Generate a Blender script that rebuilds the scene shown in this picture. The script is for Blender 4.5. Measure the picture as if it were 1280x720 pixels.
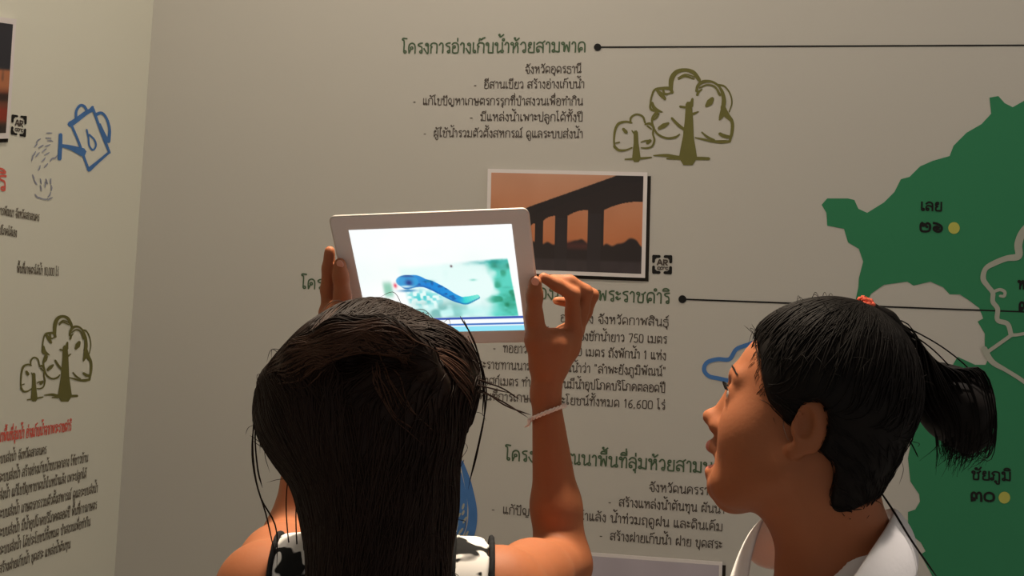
import bpy, bmesh, math, random
import numpy as np
from mathutils import Vector, Matrix
from mathutils.geometry import tessellate_polygon

# ------------------------------------------------------------------ clear
for o in list(bpy.data.objects):
    bpy.data.objects.remove(o, do_unlink=True)
SC = bpy.context.scene
COL = SC.collection
rnd = random.Random(7)
nrs = np.random.RandomState(7)

# ------------------------------------------------------------------ camera
F_PX = 1385.0
CAM_H = 1.52
def _n(v): return v / np.linalg.norm(v)
_X = _n(np.array([7940.0, -302.0, F_PX]))         # wall's right, in camera axes
_Y = np.array([240.0, -38.0, -F_PX]); _Y = _n(_Y - _X * (_Y @ _X))   # towards the wall
_Z = np.cross(_X, _Y)                              # up
R_CW = np.stack([_X, _Y, _Z])                      # camera -> world
CAM = np.array([0.0, 0.0, CAM_H])
cd = bpy.data.cameras.new('camera')
cd.sensor_width = 36.0; cd.lens = F_PX / 1280 * 36.0
cd.clip_start = 0.02
cam = bpy.data.objects.new('camera', cd); COL.objects.link(cam)
cam.matrix_world = Matrix(np.vstack([np.hstack([R_CW, CAM[:, None]]), [0, 0, 0, 1]]).tolist())
SC.camera = cam

def ray(px, py):
    return R_CW @ np.array([(px - 640) / F_PX, (360 - py) / F_PX, -1.0])
def P(px, py, d):
    return CAM + ray(px, py) * d
def D(v):                                          # camera-axes direction -> world
    return R_CW @ np.array(v, float)

# ------------------------------------------------------------------ light / exposure
SC.view_settings.view_transform = 'Standard'
SC.view_settings.look = 'None'
SC.view_settings.gamma = 1.0
SC.view_settings.use_curve_mapping = False
SC.view_settings.exposure = 0.0
W = bpy.data.worlds.new('world'); SC.world = W; W.use_nodes = True
W.node_tree.nodes['Background'].inputs[0].default_value = (1.0, 0.94, 0.88, 1)
W.node_tree.nodes['Background'].inputs[1].default_value = 0.33

WALL_Y = 2.16
def spot(name, loc, aim, power, size, radius, col, blend=0.9):
    l = bpy.data.lights.new(name, 'SPOT'); l.energy = power; l.spot_size = math.radians(size)
    l.spot_blend = blend; l.shadow_soft_size = radius; l.color = col
    o = bpy.data.objects.new(name, l); COL.objects.link(o); o.location = loc
    o.rotation_euler = (Vector(aim) - Vector(loc)).to_track_quat('-Z', 'Y').to_euler()
    return o
WARM = (1.0, 0.87, 0.72)
spot('ceiling_spot', (-0.50, 1.25, 2.94), (-0.50, 1.45, 0.0), 30, 168, 0.09, WARM, 0.6)
spot('ceiling_spot', (0.80, 1.55, 2.94), (0.80, 1.75, 0.0), 9, 168, 0.09, WARM, 0.6)
spot('ceiling_downlight', (-0.22, 1.44, 2.94), (-0.20, 1.18, 0.0), 300, 36, 0.05, (1.0, 0.84, 0.64), 0.8)
spot('ceiling_downlight', (0.52, 1.18, 2.94), (0.51, 1.08, 0.0), 240, 27, 0.05, (1.0, 0.90, 0.80), 0.8)

# ------------------------------------------------------------------ materials
def lin(c):
    c = np.asarray(c, float) / 255.0
    return np.where(c <= 0.04045, c / 12.92, ((c + 0.055) / 1.055) ** 2.4)
def mat(name, col, rough=0.6, spec=0.3, noise=None, bump=None, metallic=0.0, coat=0.0, sss=0.0):
    m = bpy.data.materials.new(name); m.use_nodes = True
    nt = m.node_tree; b = nt.nodes['Principled BSDF']
    b.inputs['Base Color'].default_value = (*col, 1)
    b.inputs['Roughness'].default_value = rough
    b.inputs['Specular IOR Level'].default_value = spec
    b.inputs['Metallic'].default_value = metallic
    b.inputs['Coat Weight'].default_value = coat
    if sss:
        b.inputs['Subsurface Weight'].default_value = sss
        b.inputs['Subsurface Radius'].default_value = (0.012, 0.004, 0.002)
        b.inputs['Subsurface Scale'].default_value = 0.6
    tc = nt.nodes.new('ShaderNodeTexCoord')
    if noise:                                     # (scale, amount)
        n = nt.nodes.new('ShaderNodeTexNoise'); n.inputs['Scale'].default_value = noise[0]
        n.inputs['Detail'].default_value = 4
        r = nt.nodes.new('ShaderNodeMixRGB'); a = noise[1]
        r.inputs[1].default_value = (*[c * (1 - a) for c in col], 1)
        r.inputs[2].default_value = (*[min(1, c * (1 + a)) for c in col], 1)
        nt.links.new(tc.outputs['Object'], n.inputs['Vector'])
        nt.links.new(n.outputs['Fac'], r.inputs[0]); nt.links.new(r.outputs[0], b.inputs['Base Color'])
    if bump:                                      # (scale, strength)
        n2 = nt.nodes.new('ShaderNodeTexNoise'); n2.inputs['Scale'].default_value = bump[0]
        n2.inputs['Detail'].default_value = 5
        bp = nt.nodes.new('ShaderNodeBump'); bp.inputs['Strength'].default_value = bump[1]
        bp.inputs['Distance'].default_value = 0.002
        nt.links.new(tc.outputs['Object'], n2.inputs['Vector'])
        nt.links.new(n2.outputs['Fac'], bp.inputs['Height']); nt.links.new(bp.outputs[0], b.inputs['Normal'])
    return m
def attr_mat(name, rough=0.5, emit=0.0):
    m = bpy.data.materials.new(name); m.use_nodes = True
    nt = m.node_tree; b = nt.nodes['Principled BSDF']
    a = nt.nodes.new('ShaderNodeAttribute'); a.attribute_name = 'print'
    b.inputs['Roughness'].default_value = rough
    if emit:
        b.inputs['Base Color'].default_value = (0.01, 0.01, 0.01, 1)
        nt.links.new(a.outputs['Color'], b.inputs['Emission Color'])
        b.inputs['Emission Strength'].default_value = emit
    else:
        nt.links.new(a.outputs['Color'], b.inputs['Base Color'])
    return m

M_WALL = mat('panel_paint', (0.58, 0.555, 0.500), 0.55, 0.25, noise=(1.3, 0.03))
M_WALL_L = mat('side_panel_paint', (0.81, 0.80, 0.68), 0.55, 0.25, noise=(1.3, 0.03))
M_FLOOR = mat('floor_vinyl', (0.36, 0.33, 0.30), 0.6, 0.3, noise=(8, 0.1))
M_CEIL = mat('ceiling_paint', (0.45, 0.43, 0.40), 0.8, 0.2, noise=(3, 0.03))
M_GREEN = mat('map_green_print', (0.035, 0.235, 0.105), 0.55, 0.25, noise=(2, 0.04))
M_HEAD = mat('heading_green_print', (0.085, 0.135, 0.075), 0.6, 0.2, noise=(20, 0.1))
M_FADE = mat('faded_print', (0.16, 0.135, 0.10), 0.6, 0.2, noise=(20, 0.2))
M_TEXT = mat('black_print', (0.09, 0.072, 0.06), 0.6, 0.2, noise=(20, 0.2))
M_BLACK = mat('solid_black_print', (0.012, 0.011, 0.01), 0.6, 0.2, noise=(20, 0.1))
M_OLIVE = mat('olive_print', (0.165, 0.155, 0.045), 0.6, 0.2, noise=(25, 0.15))
M_BLUE = mat('blue_print', (0.075, 0.205, 0.50), 0.6, 0.2, noise=(25, 0.15))
M_PALEBLUE = mat('pale_blue_print', (0.34, 0.36, 0.44), 0.6, 0.2, noise=(25, 0.15))
M_RED = mat('red_print', (0.80, 0.15, 0.11), 0.6, 0.2, noise=(25, 0.1))
M_YEL = mat('yellow_print', (0.50, 0.50, 0.10), 0.5, 0.3, noise=(25, 0.05))
M_PALE = mat('pale_river_print', (0.42, 0.43, 0.36), 0.6, 0.2, noise=(25, 0.05))
M_WHITE = mat('white_board', (0.86, 0.80, 0.78), 0.5, 0.3, noise=(15, 0.03))
M_LAV = mat('lavender_print', (0.52, 0.47, 0.50), 0.5, 0.3, noise=(6, 0.05))
M_DROP_SHADOW = mat('drop_shadow_print', (0.03, 0.025, 0.02), 0.8, 0.1, noise=(20, 0.1))
M_PRINT = attr_mat('photo_print', 0.45)
M_SCREEN = attr_mat('tablet_display', 0.15, 1.0)
M_SKIN = mat('skin', (0.32, 0.108, 0.045), 0.6, 0.25, noise=(18, 0.10), bump=(260, 0.08), sss=0.12)
M_HAIR = mat('dark_brown_hair', (0.015, 0.0062, 0.0034), 0.55, 0.15, noise=(40, 0.4))
M_HAIR3 = mat('highlight_brown_hair', (0.055, 0.023, 0.012), 0.5, 0.2, noise=(40, 0.4))
M_HAIR2 = mat('black_hair', (0.007, 0.005, 0.004), 0.6, 0.12, noise=(40, 0.4))
M_SHIRT = mat('white_cotton', (0.80, 0.76, 0.75), 0.85, 0.15, noise=(9, 0.04), bump=(120, 0.25))
M_DENIM = mat('dark_denim', (0.03, 0.04, 0.07), 0.85, 0.15, noise=(90, 0.25))
M_SHOE = mat('black_rubber', (0.02, 0.02, 0.02), 0.6, 0.3, noise=(30, 0.2))
M_TAB = mat('tablet_bezel_white', (0.70, 0.68, 0.67), 0.4, 0.4, noise=(8, 0.02))
M_TABB = mat('tablet_aluminium', (0.72, 0.68, 0.64), 0.32, 0.5, metallic=0.6, noise=(8, 0.02))
M_CORAL = mat('coral_elastic', (0.95, 0.16, 0.09), 0.7, 0.2, noise=(60, 0.15))
M_THREAD = mat('white_thread', (0.85, 0.70, 0.62), 0.85, 0.2, noise=(200, 0.15), bump=(300, 0.4))
M_EYE = mat('eye_white', (0.5, 0.45, 0.41), 0.2, 0.5, noise=(20, 0.03))
M_IRIS = mat('dark_iris', (0.012, 0.008, 0.006), 0.1, 0.6, noise=(20, 0.1))
M_NAIL = mat('nail', (0.62, 0.30, 0.22), 0.3, 0.5, noise=(60, 0.05))
M_LIP = mat('lip_skin', (0.40, 0.12, 0.09), 0.45, 0.35, noise=(60, 0.1))
M_TRIM = mat('black_cotton', (0.012, 0.012, 0.013), 0.85, 0.15, noise=(60, 0.2))
def patterned():
    m = mat('black_white_pattern', (0.7, 0.68, 0.66), 0.85, 0.15)
    nt = m.node_tree; b = nt.nodes['Principled BSDF']; tc = nt.nodes.new('ShaderNodeTexCoord')
    n = nt.nodes.new('ShaderNodeTexNoise'); n.inputs['Scale'].default_value = 42; n.inputs['Detail'].default_value = 1
    n.inputs['Distortion'].default_value = 0.6
    r = nt.nodes.new('ShaderNodeValToRGB'); r.color_ramp.elements[0].position = 0.47; r.color_ramp.elements[1].position = 0.50
    r.color_ramp.elements[0].color = (0.012, 0.012, 0.012, 1); r.color_ramp.elements[1].color = (0.72, 0.69, 0.66, 1)
    nt.links.new(tc.outputs['Object'], n.inputs['Vector']); nt.links.new(n.outputs['Fac'], r.inputs[0])
    nt.links.new(r.outputs[0], b.inputs['Base Color'])
    return m
M_PATT = patterned()

# ------------------------------------------------------------------ object helpers
def link(name, me, m=None, parent=None, smooth=False):
    o = bpy.data.objects.new(name, me); COL.objects.link(o)
    if m is not None:
        for mm in (m if isinstance(m, (list, tuple)) else [m]): me.materials.append(mm)
    if smooth and len(me.polygons):
        me.polygons.foreach_set('use_smooth', np.ones(len(me.polygons), bool))
    if parent is not None:
        o.parent = parent; o.matrix_parent_inverse = Matrix.Translation(-parent.location)
    return o
def empty(name, loc):
    o = bpy.data.objects.new(name, None); COL.objects.link(o); o.location = loc
    o.empty_display_size = 0.05
    return o
def tag(o, label=None, cat=None, group=None, kind=None):
    if label: o['label'] = label
    if cat: o['category'] = cat
    if group: o['group'] = group
    if kind: o['kind'] = kind
    return o
def mesh(name, V, Fs):
    me = bpy.data.meshes.new(name)
    me.from_pydata([tuple(map(float, v)) for v in V], [], [tuple(map(int, f)) for f in Fs]); me.update()
    return me
def mesh_np(name, V, Q):
    """fast path: all faces with the same number of corners"""
    V = np.ascontiguousarray(V, np.float32); Q = np.ascontiguousarray(Q, np.int32)
    me = bpy.data.meshes.new(name); k = Q.shape[1]
    me.vertices.add(len(V)); me.vertices.foreach_set('co', V.ravel())
    me.loops.add(Q.size); me.loops.foreach_set('vertex_index', Q.ravel())
    me.polygons.add(len(Q)); me.polygons.foreach_set('loop_start', np.arange(len(Q), dtype=np.int32) * k)
    me.polygons.foreach_set('loop_total', np.full(len(Q), k, np.int32))
    me.update(calc_edges=True); me.validate()
    return me
class MB:
    def __init__(s): s.V = []; s.F = []; s.mi = []
    def add(s, V, Fs, mi=0):
        n = len(s.V); s.V += [tuple(map(float, v)) for v in V]
        s.F += [tuple(int(i) + n for i in f) for f in Fs]; s.mi += [mi] * len(Fs)
    def build(s, name, m, parent=None, smooth=False):
        me = mesh(name, s.V, s.F)
        o = link(name, me, m, parent, smooth)
        me.polygons.foreach_set('material_index', np.array(s.mi, np.int32))
        bm = bmesh.new(); bm.from_mesh(me); bmesh.ops.recalc_face_normals(bm, faces=bm.faces); bm.to_mesh(me); bm.free()
        return o
def box(mb, c, ax, ay, az, mi=0):
    """box from centre and three half-axis vectors"""
    c, ax, ay, az = (np.asarray(v, float) for v in (c, ax, ay, az))
    V = [c + sx * ax + sy * ay + sz * az for sx in (-1, 1) for sy in (-1, 1) for sz in (-1, 1)]
    mb.add(V, [(0, 1, 3, 2), (4, 6, 7, 5), (0, 4, 5, 1), (2, 3, 7, 6), (0, 2, 6, 4), (1, 5, 7, 3)], mi)
def smooth_path(pts, n):
    pts = np.asarray(pts, float)
    if len(pts) < 3:
        t = np.linspace(0, 1, n)[:, None]; return pts[0] * (1 - t) + pts[-1] * t
    p = np.vstack([2 * pts[0] - pts[1], pts, 2 * pts[-1] - pts[-2]])
    out = []
    for u in np.linspace(0, len(pts) - 1 - 1e-9, n):
        i = int(u); t = u - i; a, b, c, d = p[i], p[i + 1], p[i + 2], p[i + 3]
        out.append(0.5 * (2 * b + (c - a) * t + (2 * a - 5 * b + 4 * c - d) * t * t + (3 * b - a - 3 * c + d) * t ** 3))
    return np.array(out)
def tubes(paths, radii, sides=4):
    """many tubes as arrays; radii: per path array or scalar with tapered tips"""
    VV = []; QQ = []; base = 0
    for p, r in zip(paths, radii):
        p = np.asarray(p, float); n = len(p)
        r = np.full(n, r) if np.isscalar(r) else np.asarray(r)
        t = np.gradient(p, axis=0); t /= np.linalg.norm(t, axis=1, keepdims=True) + 1e-12
        up = np.array([0.31, 0.22, 0.92]); a = np.cross(t, up); a /= np.linalg.norm(a, axis=1, keepdims=True) + 1e-12
        b = np.cross(t, a)
        ang = np.arange(sides) / sides * 2 * np.pi
        ring = p[:, None] + r[:, None, None] * (np.cos(ang)[None, :, None] * a[:, None] + np.sin(ang)[None, :, None] * b[:, None])
        VV.append(ring.reshape(-1, 3))
        i = np.arange(n - 1)[:, None] * sides; j = np.arange(sides)[None]; j2 = (j + 1) % sides
        QQ.append(np.stack([i + j, i + j2, i + sides + j2, i + sides + j], -1).reshape(-1, 4) + base)
        base += n * sides
    return np.vstack(VV), np.vstack(QQ)

# ------------------------------------------------------------------ the two panels
def back(px, py, off=0.0):
    r = ray(px, py); t = (WALL_Y - off - CAM[1]) / r[1]; return CAM + r * t
# corner line where the panels meet
c_top = back(192, 0); c_bot = back(143, 720)
def corner_x(z): return c_top[0] + (c_bot[0] - c_top[0]) * (z - c_top[2]) / (c_bot[2] - c_top[2])
_cd = _n(c_top - c_bot)
SIDE_N = _n(np.cross(np.array([0, 1.0, 0]), _cd))        # points to +x, into the room
if SIDE_N[0] < 0: SIDE_N = -SIDE_N
def side(px, py, off=0.0):
    r = ray(px, py); t = ((c_top - CAM) @ SIDE_N + off) / (r @ SIDE_N); return CAM + r * t
B_N = np.array([0, -1.0, 0])
ROOM_H = 3.0
def slab(name, quad, nrm, th, m):
    mb = MB(); q = [np.asarray(v, float) for v in quad]; b = [v - nrm * th for v in q]
    mb.add(q + b, [(0, 1, 2, 3), (7, 6, 5, 4)] + [(i, i + 4, (i + 1) % 4 + 4, (i + 1) % 4) for i in range(4)])
    o = mb.build(name, m); tag(o, kind='structure'); return o
XR = 2.6; YB = -1.6
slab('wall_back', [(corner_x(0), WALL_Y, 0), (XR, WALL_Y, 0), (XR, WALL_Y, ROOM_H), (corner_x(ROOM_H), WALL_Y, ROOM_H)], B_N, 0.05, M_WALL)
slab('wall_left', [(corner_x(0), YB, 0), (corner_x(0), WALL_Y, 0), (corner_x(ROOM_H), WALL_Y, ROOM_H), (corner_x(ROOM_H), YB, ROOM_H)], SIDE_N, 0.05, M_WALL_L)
slab('floor', [(-1.6, YB, 0), (XR, YB, 0), (XR, WALL_Y + .05, 0), (-1.6, WALL_Y + .05, 0)], np.array([0, 0, 1.0]), 0.05, M_FLOOR)
slab('ceiling', [(-1.6, YB, ROOM_H), (XR, YB, ROOM_H), (XR, WALL_Y + .05, ROOM_H), (-1.6, WALL_Y + .05, ROOM_H)], np.array([0, 0, -1.0]), 0.05, M_CEIL)

# ------------------------------------------------------------------ printing on the panels
TH = 0.0009
def ribbon(mb, pts, w, proj, nrm, closed=False, mi=0, n=None, th=TH):
    """flat printed stroke along pixel points, w = width(s) in px"""
    pts = np.asarray(pts, float)
    if closed: pts = np.vstack([pts, pts[:1]])
    if n is None: n = max(6, 6 * len(pts))
    p2 = smooth_path(pts, n)
    ws = np.interp(np.linspace(0, 1, n), np.linspace(0, 1, len(w)), w) if hasattr(w, '__len__') else np.full(n, w)
    t = np.gradient(p2, axis=0); t /= np.linalg.norm(t, axis=1, keepdims=True) + 1e-9
    s = np.stack([-t[:, 1], t[:, 0]], 1) * ws[:, None] / 2
    e0 = p2[0] - t[0] * ws[0] * .4; e1 = p2[-1] + t[-1] * ws[-1] * .4
    L = [e0 + s[0] * .5] + list(p2 + s) + [e1 + s[-1] * .5]
    Rr = [e0 - s[0] * .5] + list(p2 - s) + [e1 - s[-1] * .5]
    m = len(L); V = []
    mb.lay = getattr(mb, 'lay', 0) + 1
    for off in (th + 3e-5 * (mb.lay % 12), 0.0002):
        e = 1e-6 if off > .0003 else 0.0
        V += [proj(*q, off + e * i) for i, q in enumerate(L)] + [proj(*q, off + e * i) for i, q in enumerate(Rr)]
    Fs = []
    for i in range(m - 1):
        Fs.append((i, i + 1, m + i + 1, m + i))
        Fs.append((i, 2 * m + i, 2 * m + i + 1, i + 1))
        Fs.append((m + i, m + i + 1, 3 * m + i + 1, 3 * m + i))
    Fs += [(0, m, 3 * m, 2 * m), (m - 1, 3 * m - 1, 4 * m - 1, 2 * m - 1)]
    mb.add(V, Fs, mi)
def patch(name, pts, proj, m, parent=None, th=TH, smooth=0):
    """filled printed outline given in pixels"""
    pts = np.asarray(pts, float)
    if smooth: pts = smooth_path(np.vstack([pts, pts[:1]]), smooth)[:-1]
    bm = bmesh.new()
    top = [bm.verts.new(proj(x, y, th)) for x, y in pts]; bot = [bm.verts.new(proj(x, y, 0.0003)) for x, y in pts]
    k = len(top)
    for t in tessellate_polygon([[Vector((x, y, 0)) for x, y in pts]]):
        try: bm.faces.new([top[i] for i in t])
        except ValueError: pass
    for i in range(k): bm.faces.new((top[i], bot[i], bot[(i + 1) % k], top[(i + 1) % k]))
    bmesh.ops.recalc_face_normals(bm, faces=bm.faces)
    me = bpy.data.meshes.new(name); bm.to_mesh(me); bm.free()
    return link(name, me, m, parent)
def ell(cx, cy, rx, ry, ang=0, n=20):
    a = np.linspace(0, 2 * np.pi, n, endpoint=False); ca, sa = math.cos(math.radians(ang)), math.sin(math.radians(ang))
    x = rx * np.cos(a); y = ry * np.sin(a)
    return np.stack([cx + x * ca - y * sa, cy + x * sa + y * ca], 1)

# looped Thai letters as pen strokes: width, strokes (body height 1), loops (x, y[, r])
G = {
 'ก': (.78, [[(.12,0),(.12,.5),(.21,.62),(.06,.74),(.2,.95),(.4,1),(.6,.92),(.66,.75),(.66,0)]], []),
 'ข': (.74, [[(.3,.86),(.28,.65),(.2,.5),(.2,.1),(.27,0),(.55,0),(.62,.1),(.62,1)]], [(.18,.86)]),
 'ค': (.82, [[(.14,0),(.1,.5),(.16,.86),(.4,1),(.62,.88),(.7,.6),(.7,0)],[(.3,.42),(.16,.03)]], [(.38,.52)]),
 'ง': (.56, [[(.43,.86),(.44,.02),(.3,.04),(.05,.45)]], [(.3,.86)]),
 'จ': (.74, [[(.08,.82),(.3,1),(.56,.9),(.64,.6),(.62,.02),(.37,.02),(.37,.42)]], [(.24,.45)]),
 'ช': (.8, [[(.3,.86),(.28,.65),(.2,.5),(.2,.1),(.27,0),(.52,0),(.6,.1),(.6,.72),(.48,.8)],[(.58,.76),(.76,1)]], [(.18,.86)]),
 'ญ': (1.0, [[(.08,.72),(.25,1),(.45,.9),(.5,.6),(.5,.0),(.8,0),(.86,.1),(.86,1)],[(.3,.33),(.14,.42),(.08,.7)],[(.5,-.22),(.82,-.22)]], [(.3,.2)]),
 'ณ': (1.05, [[(.1,.75),(.25,1),(.45,.9),(.5,.6),(.5,.04),(.76,.2)],[(.86,1),(.86,.25)],[(.2,.25),(.2,.5),(.1,.75)]], [(.2,.13),(.86,.13)]),
 'ฒ': (1.1, [[(.2,.25),(.16,.5),(.12,.85),(.24,1),(.36,.84),(.48,1),(.58,.85),(.6,.5),(.6,.04),(.84,.2)],[(.94,1),(.94,.25)]], [(.24,.13),(.94,.13)]),
 'ฬ': (.9, [[(.28,.87),(.28,.02),(.49,.75),(.7,.02),(.72,.8),(.66,.95)],[(.68,.8),(.9,1.12)]], [(.16,.87)]),
 'ด': (.8, [[(.18,0),(.1,.4),(.16,.86),(.4,1),(.62,.88),(.68,.6),(.68,0)],[(.24,.2),(.18,0)]], [(.35,.32)]),
 'ต': (.8, [[(.18,0),(.1,.45),(.16,.9),(.28,1),(.4,.84),(.52,1),(.66,.85),(.68,.6),(.68,0)],[(.24,.2),(.18,0)]], [(.35,.32)]),
 'ถ': (.8, [[(.22,.26),(.2,.5),(.28,.62),(.08,.74),(.2,.95),(.4,1),(.6,.92),(.68,.75),(.68,0)]], [(.24,.13)]),
 'ท': (.8, [[(.3,.87),(.3,0)],[(.3,.55),(.5,.98),(.65,.9),(.68,.7),(.68,0)]], [(.18,.87)]),
 'ธ': (.72, [[(.64,.92),(.3,.98),(.12,.85),(.2,.65),(.58,.6),(.64,.4),(.62,.02),(.18,0),(.14,.3)]], []),
 'น': (.84, [[(.28,.87),(.28,.03),(.58,.2)],[(.7,1),(.7,.25)]], [(.16,.87),(.7,.13)]),
 'บ': (.8, [[(.28,.87),(.28,.04),(.34,0),(.66,.0),(.68,.06),(.68,1)]], [(.16,.87)]),
 'ป': (.8, [[(.28,.87),(.28,.04),(.34,0),(.66,.0),(.68,.06),(.68,1.4)]], [(.16,.87)]),
 'ผ': (.84, [[(.16,.86),(.16,.02),(.42,.45),(.7,.02),(.7,1)]], [(.3,.86)]),
 'ฝ': (.84, [[(.16,.86),(.16,.02),(.42,.45),(.7,.02),(.7,1.4)]], [(.3,.86)]),
 'พ': (.86, [[(.28,.87),(.28,.02),(.49,.75),(.7,.02),(.74,1)]], [(.16,.87)]),
 'ภ': (.84, [[(.22,.12),(.22,.5),(.3,.62),(.1,.74),(.22,.95),(.42,1),(.62,.92),(.7,.75),(.7,0)]], [(.1,.13)]),
 'ม': (.84, [[(.28,.87),(.28,.14)],[(.3,.13),(.68,.02),(.7,.1),(.7,1)]], [(.16,.87),(.2,.13)]),
 'ย': (.76, [[(.17,.9),(.15,.62),(.32,.5),(.16,.38),(.16,.08),(.26,0),(.58,0),(.64,.08),(.64,1)]], [(.28,.87)]),
 'ร': (.6, [[(.52,1),(.3,.98),(.13,.85),(.25,.7),(.46,.6),(.5,.2)]], [(.4,.13)]),
 'ฤ': (.8, [[(.22,.26),(.2,.5),(.28,.62),(.08,.74),(.2,.95),(.4,1),(.6,.92),(.68,.75),(.68,-.35)]], [(.24,.13)]),
 'ล': (.78, [[(.1,.2),(.1,.45),(.3,.6),(.6,.45),(.66,.2)],[(.08,.8),(.3,1),(.58,.9),(.66,.6),(.66,0)]], [(.22,.15)]),
 'ว': (.62, [[(.08,.8),(.25,1),(.45,.92),(.52,.6),(.52,.2)]], [(.4,.13)]),
 'ศ': (.84, [[(.18,0),(.1,.4),(.16,.86),(.4,1),(.62,.88),(.68,.6),(.68,0)],[(.24,.2),(.18,0)],[(.6,.88),(.82,1.12)]], [(.35,.32)]),
 'ษ': (.86, [[(.28,.87),(.28,.04),(.34,0),(.66,.0),(.68,.06),(.68,1)],[(.5,.42),(.86,.52)]], [(.16,.87),(.46,.45)]),
 'ส': (.82, [[(.1,.2),(.1,.45),(.3,.6),(.6,.45),(.66,.2)],[(.08,.8),(.3,1),(.58,.9),(.66,.6),(.66,0)],[(.58,.9),(.8,1.12)]], [(.22,.15)]),
 'ห': (.84, [[(.28,.87),(.28,0)],[(.28,.3),(.5,.7)],[(.62,.74),(.7,.5),(.7,0)]], [(.16,.87),(.58,.86)]),
 'อ': (.74, [[(.14,.6),(.14,.1),(.25,0),(.55,0),(.64,.15),(.64,.7),(.5,.96),(.25,1),(.08,.85)]], [(.27,.6)]),
 'ะ': (.48, [[(.1,.78),(.22,.66),(.42,.8)],[(.1,.3),(.22,.18),(.42,.32)]], [(.14,.84,.08),(.14,.36,.08)]),
 'า': (.52, [[(.08,.8),(.2,1),(.36,.92),(.4,.7),(.4,0)]], []),
 'ำ': (.52, [[(.08,.8),(.2,1),(.36,.92),(.4,.7),(.4,0)]], [(-.08,1.27,.1)]),
 'เ': (.4, [[(.12,1),(.12,.14)]], [(.24,.13)]),
 'แ': (.74, [[(.12,1),(.12,.14)],[(.46,1),(.46,.14)]], [(.24,.13),(.58,.13)]),
 'โ': (.52, [[(.2,.14),(.2,1.2),(.04,1.34),(.1,1.5),(.46,1.46)]], [(.32,.13)]),
 'ใ': (.46, [[(.16,.14),(.16,1.15),(.28,1.3)]], [(.28,.13),(.2,1.4)]),
 'ไ': (.46, [[(.16,.14),(.16,1.15),(.02,1.48),(.26,1.5)]], [(.28,.13)]),
 '0': (.7, [[(.35,0),(.12,.15),(.12,1.0),(.35,1.15),(.58,1.0),(.58,.15),(.35,0)]], []),
 '1': (.5, [[(.12,.95),(.28,1.15),(.28,0)]], []),
 '5': (.7, [[(.56,1.15),(.2,1.15),(.16,.65),(.4,.72),(.58,.5),(.55,.15),(.35,0),(.12,.12)]], []),
 '6': (.7, [[(.55,1.12),(.25,.9),(.12,.4),(.2,.05),(.45,.02),(.58,.3),(.42,.58),(.16,.45)]], []),
 '7': (.7, [[(.1,1.15),(.6,1.15),(.3,0)]], []),
 '๐': (.8, [[(.4,0),(.1,.2),(.1,.75),(.4,.98),(.7,.75),(.7,.2),(.4,0)]], []),
 '๒': (.95, [[(.22,.98),(.1,.75),(.12,.15),(.3,0),(.62,.02),(.8,.2),(.8,.75),(.6,.95),(.48,.7),(.6,.5)]], [(.28,.75)]),
 '๖': (.85, [[(.1,.98),(.4,.9),(.7,.6),(.7,.2),(.45,0),(.15,.2),(.15,.5),(.35,.6)]], [(.42,.4)]),
 '๓': (.95, [[(.12,.0),(.1,.7),(.25,.96),(.42,.75),(.45,.3)],[(.45,.7),(.62,.96),(.78,.75),(.8,0)]], [(.24,.2)]),
 '-': (.5, [[(.1,.42),(.34,.42)]], []), '.': (.3, [[(.1,.02),(.14,.04)]], []), ',': (.3, [[(.14,.06),(.08,-.14)]], []),
 '"': (.5, [[(.14,1.25),(.14,1.0)],[(.32,1.25),(.32,1.0)]], []), ' ': (.42, [], []),
}
UP = {
 'ิ': ([[(-.62,1.2),(-.5,1.4),(-.26,1.42),(-.1,1.22),(-.62,1.2)]], []),
 'ี': ([[(-.62,1.2),(-.5,1.4),(-.26,1.42),(-.1,1.22),(-.62,1.2)],[(-.1,1.2),(-.1,1.55)]], []),
 'ึ': ([[(-.62,1.2),(-.5,1.4),(-.26,1.42),(-.1,1.22),(-.62,1.2)]], [(-.1,1.36,.08)]),
 'ื': ([[(-.62,1.2),(-.5,1.4),(-.26,1.42),(-.1,1.22),(-.62,1.2)],[(-.1,1.2),(-.1,1.55)],[(-.24,1.38),(-.24,1.58)]], []),
 'ั': ([[(-.32,1.2),(-.14,1.18),(.04,1.46)]], [(-.36,1.28,.09)]),
 '็': ([[(-.55,1.16),(-.5,1.4),(-.34,1.3),(-.24,1.42),(-.02,1.5)]], []),
 'ุ': ([[(-.14,-.1),(-.14,-.42)]], [(-.22,-.16,.07)]),
 'ู': ([[(-.36,-.12),(-.34,-.4),(-.14,-.42),(-.12,-.1)]], [(-.42,-.16,.06)]),
 '่': ([[(-.14,1.18),(-.14,1.45)]], []),
 '้': ([[(-.4,1.38),(-.32,1.2),(-.22,1.24),(-.02,1.42)]], [(-.4,1.4,.06)]),
 '์': ([[(-.18,1.36),(-.02,1.55)]], [(-.24,1.28,.08)]),
}
TALL = 'ปฝ'
def letters(s):
    """pen strokes of a whole line in letter units"""
    x = 0.0; out = []; tall_prev = False
    for i, c in enumerate(s):
        if c in UP:
            st, lo = UP[c]; dy = 0.0
            if c in '่้์' and (s[i - 1] in 'ัิีึื' or s[i + 1:i + 2] == 'ำ'): dy = 0.36
            dx = -0.22 if (tall_prev and c not in 'ุู') else -0.06
            for p in st: out.append([(x + dx + a, b + dy) for a, b in p])
            for q in lo: out.append(('o', x + dx + q[0], q[1] + dy, q[2] if len(q) > 2 else .115))
        else:
            w, st, lo = G[c]
            for p in st: out.append([(x + a, b) for a, b in p])
            for q in lo: out.append(('o', x + q[0], q[1], q[2] if len(q) > 2 else .115))
            x += w + 0.03; tall_prev = c in TALL
    return out, x
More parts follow.
